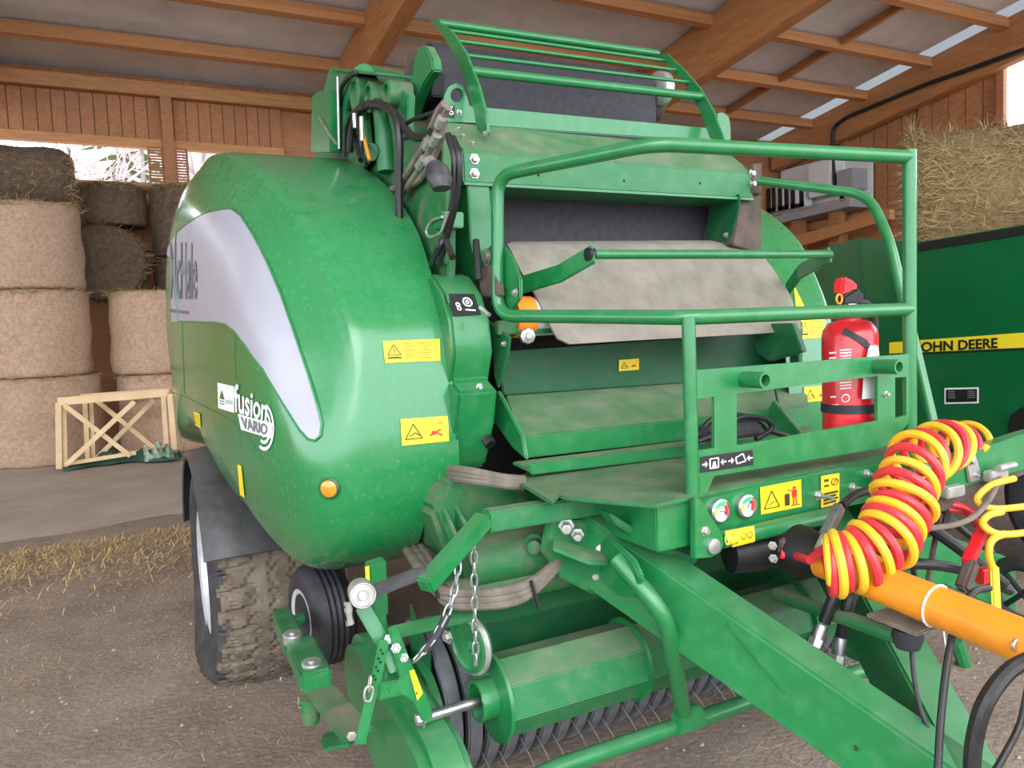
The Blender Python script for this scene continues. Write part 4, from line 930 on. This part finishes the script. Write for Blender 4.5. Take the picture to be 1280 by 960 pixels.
# ---- drive shaft
s0, s1 = V((0, 1.60, .95)), V((0, .72, .875))
ds = part(MB().tube([s0, s1], .052, 24), 'drive_shaft', 'orange', bev=0); tag(ds, 'orange drive shaft guard tube')
dd = (s1-s0).normalized()
def hoop(t, r, w, m, name): return MB().tube([s0+dd*t+(frame(dd)[0]*math.cos(a)+frame(dd)[1]*math.sin(a))*r for a in (2*math.pi*k/20 for k in range(20))], w, 6, closed=True).build(name, m, ds)
hoop(.40, .054, .003, 'sticker_white', 'cable_tie')
p = s0+dd*.40+V((-.03, -.04, -.045)); MB().tube([p, p+V((0, -.01, -.07))], .002, 6).build('cable_tie_tail', 'sticker_white', ds)
p = Y_(1270, 806, .98); MB().tube([p+V((.012*math.cos(a), 0, .012*math.sin(a))) for a in (6.283*k/12 for k in range(12))], .004, 6, closed=True).build('shackle', 'zinc', ds)
part(MB().lathe(s0, -dd, [(.052, -.05), (.075, 0), (.08, .1), (.0, .12)], 24), 'shaft_bell', 'black', bev=0)
# shaft cradle
part(MB().prism([V((-.06, 1.36, .86)), V((.06, 1.36, .86)), V((.05, 1.22, .85)), V((-.05, 1.22, .85))], (0, 0, -.012)), 'shaft_cradle', 'hose_dusty')
part(MB().lathe(V((0, 1.28, .83)), (0, 0, -1), [(.035, 0), (.04, .02), (.03, .05), (0, .05)], 16), 'cradle_stop', 'rubber', bev=0)
part(MB().tube([V((0.0, 1.3, .8)), V((0.02, 1.75, .78))], .022, 10), 'cradle_arm', 'paint_dirty', bev=0)

# ---- drawbar beams
for sgn in (-1, 1):
    A, B = V((sgn*.46, 1.83, .98)), V((sgn*.055, 1.06, .53)); d = (B-A); A = A-d*.30; B = B+d*.05
    w = V(((-.115 if sgn < 0 else -.15)*sgn, .0, 0)); h = V((0, 0, -.215 if sgn < 0 else -.24))
    db = part(MB().prism([A, B, B+h*.9, A+h*1.1], w), 'drawbar_beam', 'paint', bev=.008)
    if sgn < 0:
        for u_, v_ in ((.62, .55), (.70, .45), (.80, .62)):
            q_ = A+d*1.6*u_+h*v_; MB().lathe(q_, (-1, 0, 0), [(.008, -.002), (.008, .003), (.005, .003)], 10).build('threaded_hole', 'paint_dark', db)
        MB().strip([A+d*.62+V((-.004, 0, -.02)), A+d*.80+V((-.004, 0, -.10))], .012, .006).build('weld_rib', 'paint', db)
part(MB().box((-.07, .72, .33), (.07, 1.10, .52)), 'hitch_block', 'paint', bev=.01)
part(MB().tube([V((.09*math.cos(a), .64+.09*math.sin(a), .42)) for a in (6.283*k/24 for k in range(24))], .03, 10, closed=True), 'hitch_ring', 'steel', bev=0)
part(MB().box((-.02, .98, .02), (.04, 1.06, .42)), 'jack_leg', 'zinc', bev=.006)

# ---- hoses around the drawbar
def fitting(a, b, y, L_=(0, 0)):
    p, q_ = Y_(*a, y), Y_(*b, y); d = q_-p
    part(MB().tube([p, p+d*.4], .019, 12), 'hose_ferrule', 'steel', bev=0); part(MB().lathe(p+d*.4, d, [(.021, 0), (.021, d.length*.25), (.015, d.length*.27), (.015, d.length*.4), (.021, d.length*.42), (.021, d.length*.6), (0, d.length*.6)], 6), 'hose_nut', 'zinc', bev=0)
yh([(1066, 712, 1.5), (1045, 742, 1.5), (1030, 778, 1.52)], .017, 'hose_black', 'hydraulic_hose'); fitting((1027, 782), (1012, 822), 1.52)
yh([(1080, 712, 1.48), (1062, 750, 1.48), (1052, 795, 1.5)], .018, 'hose_black', 'hydraulic_hose'); fitting((1051, 797), (1042, 850), 1.5)
yh([(1236, 735, 1.2), (1215, 742, 1.18), (1196, 775, 1.16), (1184, 830, 1.14), (1176, 900, 1.12), (1172, 970, 1.1)], .0095, 'hose_black', 'brake_hose')
yh([(1300, 818, .9), (1262, 838, .92), (1232, 878, .93), (1218, 925, .94), (1214, 975, .94)], .017, 'hose_black', 'spiral_wrapped_hose')
yh([(1138, 780, 1.3), (1143, 850, 1.25), (1160, 910, 1.2), (1200, 958, 1.15), (1215, 975, 1.1)], .006, 'hose_black', 'cable')
yh([(1285, 860, 1.0), (1275, 905, 1.0), (1255, 945, 1.0), (1240, 970, 1.0)], .008, 'hose_black', 'cable')
yh([(1120, 655, 1.5), (1165, 660, 1.45), (1210, 650, 1.42), (1235, 626, 1.44), (1250, 598, 1.5)], .009, 'hose_dusty', 'hydraulic_hose')
yh([(1140, 645, 1.62), (1170, 665, 1.58), (1205, 690, 1.54), (1255, 730, 1.5)], .02, 'hose_black', 'hydraulic_hose')
yh([(1100, 715, 1.62), (1140, 705, 1.6), (1200, 712, 1.58), (1262, 738, 1.55)], .018, 'hose_black', 'hydraulic_hose')
yh([(1175, 635, 1.66), (1195, 655, 1.64), (1215, 672, 1.62), (1240, 690, 1.6)], .012, 'hose_black', 'hydraulic_hose')
yh([(1141, 655, 1.66), (1138, 690, 1.66), (1146, 735, 1.64), (1150, 755, 1.62)], .008, 'hose_black', 'cable')
part(MB().strip([Y_(1176, 640, 1.62), Y_(1166, 690, 1.6), Y_(1158, 740, 1.58)], .022, .012, up=(1, 0, 0)), 'ratchet_bar', 'rust')
part(MB().tube([Y_(1182, 632, 1.63), Y_(1178, 660, 1.62)], .03, 10), 'ratchet_head', 'black', bev=0)
part(MB().box((.62, 1.75, .55), (.72, 2.2, 1.05)), 'right_gusset', 'paint')
part(MB().prism(YS([(1090, 690), (1180, 668), (1270, 700), (1270, 770), (1180, 730), (1090, 760)], 2.0), (0, .03, 0)), 'right_frame_plate', 'paint')
part(MB().tube([Y_(1195, 800, 2.15), Y_(1218, 870, 2.15)], .03, 8), 'right_strut', 'paint', bev=0)

# ---- lower frame between drawbar and shroud
part(MB().prism(YS([(560, 600), (650, 612), (720, 640), (790, 660), (800, 700), (735, 726), (690, 690), (600, 735), (560, 700), (540, 640)], 2.3), (0, .25, 0)), 'gearbox_housing', 'paint_dirty', bev=.02)
part(MB().tube([Y_(585, 705, 2.18), Y_(735, 678, 2.12)], .085, 20), 'cross_tube', 'paint_dirty', bev=0)
part(MB().tube([Y_(560, 748, 2.16), Y_(720, 712, 2.1)], .05, 16), 'pickup_lift_tube', 'paint_dirty', bev=0)
for k, (a, b) in enumerate((((545, 622), (575, 690)), ((560, 622), (590, 680)))): part(MB().bar(Y_(*a, 2.36), Y_(*b, 2.2), .012, .05), 'frame_strap', 'paint_dusty')
part(MB().prism(YS([(688, 648), (745, 652), (795, 690), (800, 720), (745, 745), (700, 722), (680, 690)], 1.98), (0, .03, 0)), 'pickup_bracket', 'paint_dusty', bev=.005)
part(MB().prism(XS([(735, 690), (760, 672), (790, 700), (800, 722), (795, 748), (770, 744), (750, 725)], -.52), (.02, 0, 0)), 'arm_bracket', 'paint', bev=.005)
part(MB().prism([*YS([(690, 672), (762, 692)], 1.94), *YS([(760, 703), (735, 702), (690, 684)], 1.88)], (0, .0, -.014)), 'bracket_flange', 'paint_dusty')
for a, b, r, L_ in ((708, 657, .016, .05), (722, 668, .013, .04), (751, 684, .02, .04), (744, 719, .012, .02), (668, 680, .022, .04)):
    bolt(Y_(a, b, 1.97 if a > 700 else 2.08), (-.5, -.85, 0), BAL, r, 'zinc' if a > 700 else 'paint_dirty', 'bolt', L_)
part(MB().prism(YS([(762, 641), (820, 676), (874, 700), (868, 706), (815, 688), (770, 655)], 1.80), (0, .06, 0)), 'frame_strip', 'paint_dusty')
# square support bar, drop arm, stay with round end
sbar = part(MB().bar(Y_(606, 651, 1.97), Y_(790, 622, 1.97), .055, .062), 'support_bar', 'paint_dusty', bev=.006)
part(MB().bar(Y_(606, 648, 1.96), Y_(530, 733, 1.86), .05, .045), 'drop_arm', 'paint', bev=.005)
part(MB().strip([Y_(534, 714, 1.88), Y_(500, 726, 1.9), Y_(462, 741, 1.93)], .034, .02), 'stay_arm', 'plastic_black', bev=.004)
rp_ = Y_(453, 743, 1.92); ax = (CAM-rp_); ax.z = 0; ax = (ax.normalized()+V((.1, 0, .1)))
part(MB().lathe(rp_, ax, [(.0, -.05), (.034, -.05), (.036, .01), (.033, .016), (.030, .016), (.028, .012), (.014, .012), (.012, .018), (0, .018)], 22), 'stay_end', 'zinc', bev=0)
part(MB().strip([Y_(435, 750, 1.98), Y_(436, 768, 1.98), Y_(438, 783, 1.98)], .022, .008, up=(1, 0, 0)), 'latch_hook', 'zinc')
# chains
link = None
def chain(path, n, m='chain', lw=.0034, a=.0085, b=.019, name='chain_link', tw=0):
    global link
    L_ = [0]; ps = catmull(path, 12)
    for p, q_ in zip(ps, ps[1:]): L_.append(L_[-1]+(q_-p).length)
    root = None
    for k in range(n):
        t = L_[-1]*(k+.5)/n; j = max(i for i in range(len(ps)-1) if L_[i] <= t); f = (t-L_[j])/(L_[j+1]-L_[j]); c = ps[j].lerp(ps[j+1], f); d = (ps[j+1]-ps[j]).normalized()
        s, u = frame(d, V((.2, 1, .1))); s = s if (k % 2) else u
        pts = []
        for i in range(20):
            an = 2*math.pi*i/20; pts.append(c+d*(b*math.sin(an))+s*(a*math.copysign(abs(math.cos(an))**.6, math.cos(an))))
        o = MB().tube(pts, lw, 6, closed=True).build(name, m, BAL if root is None else root)
        if root is None: root = o
chain([Y_(592, 676, 1.93), Y_(593, 740, 1.93), Y_(595, 832, 1.93)], 11)
chain([Y_(575, 690, 1.92), Y_(566, 745, 1.9), Y_(545, 795, 1.9), Y_(518, 826, 1.92)], 11)
part(MB().tube([Y_(560, 768, 1.9), Y_(545, 796, 1.9), Y_(532, 813, 1.91)], .012, 10), 'chain_sleeve', 'rubber', bev=0)
# hose bundles
for dy in (0, 1, 2):
    yh([(530, 578+6*dy, 2.75), (552, 584+6*dy, 2.5), (590, 590+5*dy, 2.18), (625, 597+4*dy, 2.16), (655, 600+4*dy, 2.16)], .015, 'hose_dusty', 'hydraulic_hose')
for k, o_ in enumerate((0, 12, 24)):
    yh([(478+o_*.7, 640-o_*.2, 3.1), (505+o_*.7, 682-o_*.2, 2.62), (525+o_*.7, 712+o_*.1, 2.1), (545+o_*.4, 735+o_*.6, 2.02), (590, 742+o_*.62, 1.98), (650, 734+o_*.62, 1.98), (688, 710+o_*.3, 1.98), (700, 692+o_*.2, 2.02), (692, 684, 2.1)], .015, 'hose_dusty', 'hydraulic_hose')
for a, b in ((542, 728), (668, 742)): part(MB().tube([Y_(a-4, b-16, 1.96), Y_(a+6, b+20, 1.95)], .006, 6), 'hose_tie', 'black', bev=0)

# ---- pickup : crop roller, bands, tines, end housings
RY, RZ = 2.08, .53; xa, xb = -.835, .76
def octo(x, r, ph=.2): return [V((x, RY+r*math.cos(ph+math.pi/4*k), RZ+r*math.sin(ph+math.pi/4*k))) for k in range(8)]
part(MB().prism(octo(xa, .125), (xb-xa, 0, 0)), 'crop_roller', 'paint_dusty', bev=.003)
for x in (xa, -.33, .43, xb): part(MB().lathe((x, RY, RZ), (1, 0, 0), [(0, -.006), (.137, -.006), (.137, .006), (0, .006)], 40), 'roller_disc', 'paint', bev=.001)
part(MB().lathe((xa, RY, RZ), (-1, 0, 0), [(.062, 0), (.062, .06), (.052, .06), (.052, .01), (0, .01)], 24), 'roller_hub', 'paint', bev=0)
part(MB().tube([(xa, RY, RZ), (xa-.24, RY-.01, RZ)], .016, 14), 'roller_shaft', 'steel', bev=0)
bolt((xa-.235, RY-.01, RZ), (-1, 0, 0), BAL, .018, 'zinc', 'shaft_nut', .02)
# windguard plate behind the roller
part(MB().prism([(-.84, 2.30, .66), (-.84, 2.52, .82), (-.84, 2.53, .82), (-.84, 2.31, .65)], (1.66, 0, 0)), 'wind_guard', 'paint')
part(MB().prism([(-.84, 2.30, .50), (-.84, 2.30, .665), (-.84, 2.315, .665), (-.84, 2.315, .50)], (1.66, 0, 0)), 'wind_guard_lip', 'paint_dark')
PYc, PZc, PR = 2.50, .37, .27
band = None; NB = 27
for k in range(NB):
    x = -.90+1.82*k/(NB-1)
    if band is None:
        n = 26; vs_ = []
        for i in range(n+1):
            a = R_(60+250*i/n)
            cy, cz = PYc+PR*math.cos(a), PZc+PR*math.sin(a); iy, iz = PYc+(PR-.035)*math.cos(a), PZc+(PR-.035)*math.sin(a)
            vs_ += [V((x-.026, iy, iz)), V((x-.026, cy, cz)), V((x+.026, cy, cz)), V((x+.026, iy, iz))]
        b_ = MB().add(vs_, [(4*i+j, 4*i+(j+1) % 4, 4*i+4+(j+1) % 4, 4*i+4+j) for i in range(n) for j in range(4)]+[(3, 2, 1, 0), (4*n, 4*n+1, 4*n+2, 4*n+3)])
        band = b_.build('pickup_band', 'band_grey', BAL, bev=.006, origin=(x, PYc, PZc))
    else: inst(band, V((x, PYc, PZc)), BAL)
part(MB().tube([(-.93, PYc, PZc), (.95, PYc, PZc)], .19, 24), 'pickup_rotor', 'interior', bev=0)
tine = None
for k in range(NB-1):
    for j, (an, L_) in enumerate(((205, .16), (250, .15))):
        x = -.865+1.82*k/(NB-1); a = R_(an+(k % 3)*5)
        p = V((x, PYc+.26*math.cos(a), PZc+.26*math.sin(a))); q_ = p+V((.004, -L_*.75 if j == 0 else -.03, -.08 if j == 0 else -.08))
        if j == 0: part(MB().tube([p, p.lerp(q_, .5)+V((0, 0, .008)), q_], .003, 6), 'pickup_tine', 'zinc', bev=0)
part(MB().tube([Z_(640, 985, .36), Z_(700, 958, .36), Z_(955, 870, .36), Z_(1120, 828, .36)], .026, 14), 'crop_guard_tube', bev=0)
ta = Y_(752, 690, 1.88)
part(MB().tube(fillet([X_(770, 698, -.53), X_(832, 768, -.47), Z_(856, 900, .37)], .12, 8), .026, 14), 'guard_tube_arm', bev=0)
tp = Z_(857, 902, .37); part(MB().prism([tp+V((-.05, -.03, -.02)), tp+V((-.045, -.03, .03)), tp+V((-.02, -.03, .06)), tp+V((.03, -.03, .06)), tp+V((.06, -.03, .03)), tp+V((.065, -.03, -.02))], (0, .05, 0)), 'tube_foot', 'paint', bev=.004)
# end housings
def capsule(x, w, A, B, r0, r1, name, m, sg):
    d = V((0, B[0]-A[0], B[1]-A[1])); ang = math.atan2(d.z, d.y); pts = []
    for k in range(15): a = ang+math.pi/2+math.pi*k/14; pts.append(V((x, A[0]+r0*math.cos(a), A[1]+r0*math.sin(a))))
    for k in range(15): a = ang-math.pi/2+math.pi*k/14; pts.append(V((x, B[0]+r1*math.cos(a), B[1]+r1*math.sin(a))))
    return part(MB().prism(pts, (w, 0, 0)), name, m, bev=.03, seg=4)
hsL = capsule(-1.12, .15, (2.62, .42), (2.08, .30), .17, .20, 'pickup_end_housing', 'paint', -1)
capsule(.97, .15, (2.62, .42), (2.25, .34), .17, .20, 'pickup_end_housing', 'paint_dusty', 1)
part(MB().lathe((-.97, 2.4, .36), (1, 0, 0), [(0, 0), (.19, 0), (.19, .03), (.12, .035), (0, .035)], 30), 'end_flange', 'paint', bev=0)
part(MB().prism([(-.945, 2.32, .60), (-.945, 2.5, .72), (-.945, 2.55, .2), (-.945, 2.40, .15)], (.006, 0, 0)), 'end_sheet', 'paint_dark')
cw = Y_(588, 805, 2.1)
part(MB().lathe(cw, (-1, -.25, 0), [(.0, -.02), (.082, -.02), (.086, -.012), (.086, .012), (.074, .016), (.07, .006), (.02, .006), (.02, .02), (0, .02)], 32), 'cam_roller', 'paint', bev=0)
ca, cb_ = frame(V((-1, -.25, 0))); part(MB().tube([cw+(ca*math.cos(a)+cb_*math.sin(a))*.085 for a in (6.283*k/32 for k in range(32))], .011, 8, closed=True), 'cam_roller_rim', 'zinc', bev=0)
bolt(Y_(560, 796, 2.06), (-1, -.3, 0), BAL, .014)
bk = part(MB().prism(YS([(461, 707), (483, 700), (486, 770), (466, 758)], 2.2), (0, .05, 0)), 'lift_bracket', 'paint')
decal('side_marker_sticker', [(456, 708), (461, 707), (462, 728), (457, 730)], ('Y', 2.19), 'sticker_yellow', bk)
# brackets on the left of the pickup
part(MB().strip([Y_(452, 757, 2.02), Y_(468, 785, 2.0), Y_(485, 812, 1.98), Y_(496, 838, 1.96)], .04, .012, up=(1, 0, .3)), 'curved_bracket', 'paint', bev=.003)
part(MB().prism(YS([(462, 750), (480, 745), (487, 800), (478, 806)], 2.06), (0, .04, 0)), 'bracket_upright', 'paint')
part(MB().bar(Y_(494, 790, 2.0), Y_(592, 768, 2.02), .012, .05, up=(0, 1, .3)), 'top_strap', 'paint', bev=.003)
bp_ = part(MB().prism(YS([(486, 786), (496, 782), (508, 812), (520, 842), (534, 872), (542, 894), (538, 904), (528, 902), (517, 878), (500, 866), (487, 868), (483, 860), (500, 850)], 1.94), (0, .014, 0)), 'adjuster_plate', 'paint', bev=.003)
warn([(511, 838), (517, 836), (528, 866), (521, 875)], ('Y', 1.94), bp_, 0, 'warning_sticker')
for a, b, r in ((486, 799, .009), (495, 810, .009), (488, 856, .010), (505, 822, .008)): bolt(Y_(a, b, 1.94 if a > 490 else 1.96), (-.3, -1, .2), BAL, r)
part(MB().bar(Y_(470, 862, 1.96), Y_(505, 855, 1.97), .04, .045), 'adjuster_tube', 'paint', bev=.004)
part(MB().prism(YS([(478, 830), (500, 826), (502, 846), (482, 850)], 1.98), (0, .012, 0), [YS([(482, 834), (496, 831), (498, 843), (485, 846)], 1.98)]), 'adjuster_frame', 'paint', bev=0)
stp = part(MB().strip([Y_(480, 800, 1.95), Y_(470, 850, 1.95), Y_(460, 885, 1.95), Y_(450, 930, 1.95)], .03, .006, up=(1, 0, .2)), 'perforated_strap', 'paint', bev=.001)
for k in range(9):
    p = Y_(478-k*1.5, 812+k*5.4, 1.944); MB().lathe(p+V((.004 if k % 2 else -.004, 0, 0)), (0, -1, 0), [(.0035, 0), (.0035, .001)], 8).build('strap_hole', 'interior', stp)
chain([Y_(463, 848, 1.93), Y_(460, 874, 1.93)], 2, 'zinc', .0036, .011, .02, 'shackle')
# ---- gauge wheel on its arm
gx, gy, gz = -1.095, 3.2, .49
gw = part(MB().lathe((gx-.08, gy, gz), (1, .12, 0), [(.105, .0), (.13, -.008), (.18, .0), (.206, .022), (.215, .045)]+[(.216-(.006 if k % 2 else 0), .045+.012*k) for k in range(1, 8)]+[(.206, .145), (.18, .165), (.12, .17)], 48), 'gauge_tyre', 'rubber', bev=0)
part(MB().lathe((gx-.075, gy, gz), (1, .12, 0), [(.0, .03), (.03, .03), (.035, .015), (.08, .02), (.10, -.008), (.118, -.012), (.118, .15), (.0, .15)], 36), 'gauge_rim', 'rim', bev=0)
part(MB().tube([(gx-.16, gy-.02, gz), (gx+.02, gy, gz)], .022, 12), 'gauge_axle', 'paint', bev=0)
w0 = Y_(352, 772, 3.12); w1_ = Y_(368, 806, 2.78); w2_ = Y_(396, 852, 2.45); w3_ = Y_(446, 902, 2.16)
part(MB().bar(w0, w1_, .068, .075), 'gauge_arm', 'paint', bev=.006)
part(MB().bar(w1_+V((.02, 0, -.01)), w2_, .10, .07), 'arm_sleeve', 'paint', bev=.008)
part(MB().prism([w2_+V((-.045, .06, -.02)), w2_+V((.05, .06, -.02)), w3_+V((.05, 0, -.03)), w3_+V((-.05, -.02, -.03))], (0, 0, -.015)), 'arm_plate', 'paint_dirty')
part(MB().lathe(w2_+V((-.03, -.02, -.12)), (0, 0, 1), [(.025, 0), (.03, .02), (.03, .08), (0, .08)], 16), 'arm_pivot', 'paint_dirty', bev=0)
for p in (w1_+V((-.005, 0, .03)), w2_+V((0, .06, .03))): part(MB().lathe(p, (0, -.15, 1), [(.034, -.02), (.034, .012), (.030, .016), (.012, .016), (.012, .022), (0, .022)], 20), 'arm_pin', 'zinc', bev=0)
part(MB().prism(ZS([(400, 926), (404, 916), (436, 910), (444, 922), (438, 930), (406, 936)], .30), (0, 0, -.012)), 'step_foot', 'paint')
part(MB().tube(catmull([Y_(372, 808, 2.75), Y_(371, 835, 2.75), Y_(366, 850, 2.72), Y_(352, 847, 2.7), Y_(354, 852, 2.7), Y_(368, 852, 2.72)], 5), .004, 6), 'retaining_clip', 'zinc', bev=0)
for a, b in ((440, 920), (452, 918)): bolt(Y_(a, b, 2.1), (-.4, -1, 0), BAL, .010)

# ================================================================== fire extinguisher on the platform
ex = Y_(1063, 538, 1.84); ex.z = 1.245
FE = empty('fire_extinguisher', ex, 'red fire extinguisher strapped behind the green guard sheet', 'fire extinguisher')
MB().lathe(ex, (0, 0, 1), [(.08, .0), (.092, .01), (.092, .335), (.088, .36), (.07, .385), (.04, .395), (.03, .40), (.03, .42), (0, .42)], 36).build('cylinder_body', 'ext_red', FE, smooth=40)
MB().lathe(ex+V((0, 0, .40)), (0, 0, 1), [(.034, 0), (.034, .02), (.024, .025), (.024, .05), (0, .05)], 18).build('valve', 'zinc', FE)
h0 = ex+V((0, 0, .455))
hb = MB().prism([h0+V((-.055, -.02, -.01)), h0+V((.05, -.02, -.01)), h0+V((.055, -.02, .03)), h0+V((.02, -.02, .05)), h0+V((-.055, -.02, .02))], (0, .04, 0)).build('lower_handle', 'black', FE, bev=.008)
MB().prism([h0+V((-.06, -.022, .025)), h0+V((.0, -.022, .04)), h0+V((.035, -.022, .052)), h0+V((.0, -.022, .075)), h0+V((-.045, -.022, .09)), h0+V((-.06, -.022, .07))], (0, .044, 0)).build('squeeze_lever', 'ext_red', FE, bev=.01)
MB().tube([h0+V((-.075+.014*math.cos(a), -.02, .012+.016*math.sin(a))) for a in (6.283*k/14 for k in range(14))], .004, 6, closed=True).build('safety_pin', 'orange', FE)
MB().tube(catmull([h0+V((.04, 0, .0)), h0+V((.09, .0, -.01)), h0+V((.125, 0, -.06)), h0+V((.128, 0, -.16)), h0+V((.115, 0, -.24))], 8), .014, 12).build('discharge_hose', 'rubber', FE)
MB().lathe(ex+V((0, 0, .075)), (0, 0, 1), [(.0935, 0), (.0965, 0), (.0965, .03), (.0935, .03)], 36).build('strap', 'rubber', FE)
MB().strip([ex+V((-.085, -.045, .36)), ex+V((-.04, -.088, .32)), ex+V((.03, -.092, .255)), ex+V((.06, -.075, .22))], .022, .004).build('carry_strap', 'rubber', FE)
EB = bvh_of(bpy.data.objects['cylinder_body'])
marks('print_panel', [(1034, 430), (1092, 425), (1092, 530), (1034, 536)], [rect(.05, .1+.06*k, .2, .12+.06*k) for k in range(2)]+[rect(.28, .08+.035*k, .52, .095+.035*k) for k in range(14)]+[rect(.08, .62, .2, .64), rect(.08, .72, .25, .74), rect(.3, .80, .5, .815)]+ring(.4, .66, .09, .02, .55), EB, 'sticker_white', bpy.data.objects['cylinder_body'], .002)
decal('inspection_tag', [(1086, 432), (1096, 432), (1098, 446), (1088, 447)], EB, 'sticker_white', FE, .004); 
tg = MB().prism(YS([(1086, 435), (1095, 431), (1098, 440), (1096, 462), (1100, 497), (1078, 499), (1080, 470)], 1.735), (0, .002, 0)).build('hang_tag', 'white_plastic', FE)

# ================================================================== dark green baler beside it
JX = 3.2
JD = empty('parked_baler', (JX+.9, 3.8, 0), 'dark green baler with a yellow side stripe standing behind the guard rail', 'baler')
side = [(996, 336), (1003, 322), (1040, 306), (1075, 297), (1145, 303), (1300, 277), (1420, 262), (1420, 560), (1280, 560), (1210, 560), (1130, 560), (1030, 540), (1000, 440)]
sp3 = XS(side, JX)
part(MB().prism(sp3, (.05, 0, 0)), 'side_panel', 'jd_green', JD, bev=.015)
part(MB().prism([p+V((.05, .02, -.03)) for p in XS([(1003, 330), (1075, 304), (1145, 312), (1420, 272), (1420, 560), (1000, 540)], JX)], (1.6, 0, 0)), 'baler_body', 'jd_green_dark', JD)
part(MB().prism(XS([(1148, 304), (1300, 279), (1420, 264), (1420, 272), (1300, 290), (1148, 314)], JX-.012), (.03, 0, 0)), 'top_seal', 'black', JD, bev=0)
part(MB().tube([X_(1074, 300, JX-.004), X_(1080, 380, JX-.004), X_(1082, 470, JX-.004)], .006, 6), 'panel_seam', 'jd_green_dark', JD, bev=0)
q = [(1112, 428), (1290, 415), (1290, 434), (1112, 442)]
decal('stripe', q, ('X', JX), 'jd_yellow', JD, .004, 3)
decal('stripe_lower_line', [(1112, 443), (1290, 435), (1290, 437), (1112, 445)], ('X', JX), 'sticker_black', JD, .004, 3)
text('brand_lettering', 'JOHN DEERE', [(1146, 428), (1248, 422), (1248, 439), (1146, 444)], ('X', JX), 'sticker_black', JD, .008, bold=.03)
q = [(1181, 485), (1224, 484), (1224, 504), (1181, 505)]
decal('plate_border', q, ('X', JX), 'sticker_white', JD, .004); decal('info_plate', [(1183, 487), (1222, 486), (1222, 502), (1183, 503)], ('X', JX), 'sticker_black', JD, .006)
marks('info_print', q, [rect(.12, .2+.13*k, .32, .26+.13*k) for k in range(4)]+[rect(.68, .2+.13*k, .9, .26+.13*k) for k in range(4)], ('X', JX), 'ink_grey', JD, .008)
part(MB().prism(XS([(1256, 560), (1262, 520), (1275, 510), (1300, 505), (1420, 505), (1420, 640), (1256, 640)], JX-.03), (.1, 0, 0)), 'wheel_arch', 'black', JD, bev=.01)
wc = V((JX+.1, 2.40, .50))
part(MB().lathe(wc, (-1, 0, 0), [(.0, .05), (.2, .06), (.24, .04), (.26, .1), (.32, .14), (.43, .14), (.48, .10), (.50, 0), (.48, -.2), (.3, -.24), (0, -.24)], 44), 'road_wheel', 'rubber', JD, bev=0)
part(MB().lathe(wc, (-1, 0, 0), [(.0, .075), (.1, .08), (.26, .07), (.26, .05), (0, .05)], 30), 'wheel_disc', 'jd_yellow', JD, bev=0)
part(MB().box((JX+.2, 1.6, .5), (JX+1.5, 4.6, .75)), 'chassis', 'jd_green_dark', JD)
part(MB().box((JX+.05, 4.35, .0), (JX+.25, 4.55, .9)), 'support_stand', 'jd_green_dark', JD)
# gauge wheel of that baler at the picture edge
gc = Y_(1278, 742, 1.9)
gwl = part(MB().tube([gc+V((0, .13*math.cos(a), .13*math.sin(a))) for a in (6.283*k/30 for k in range(30))], .032, 12, closed=True), 'gauge_tyre', 'rubber', BAL, bev=0)
part(MB().tube([gc+V((0, -.1, -.1)), gc+V((0, .1, .1))], .012, 8), 'gauge_spoke', 'black', BAL, bev=0); part(MB().tube([gc+V((0, .1, -.1)), gc+V((0, -.1, .1))], .012, 8), 'gauge_spoke', 'black', BAL, bev=0)
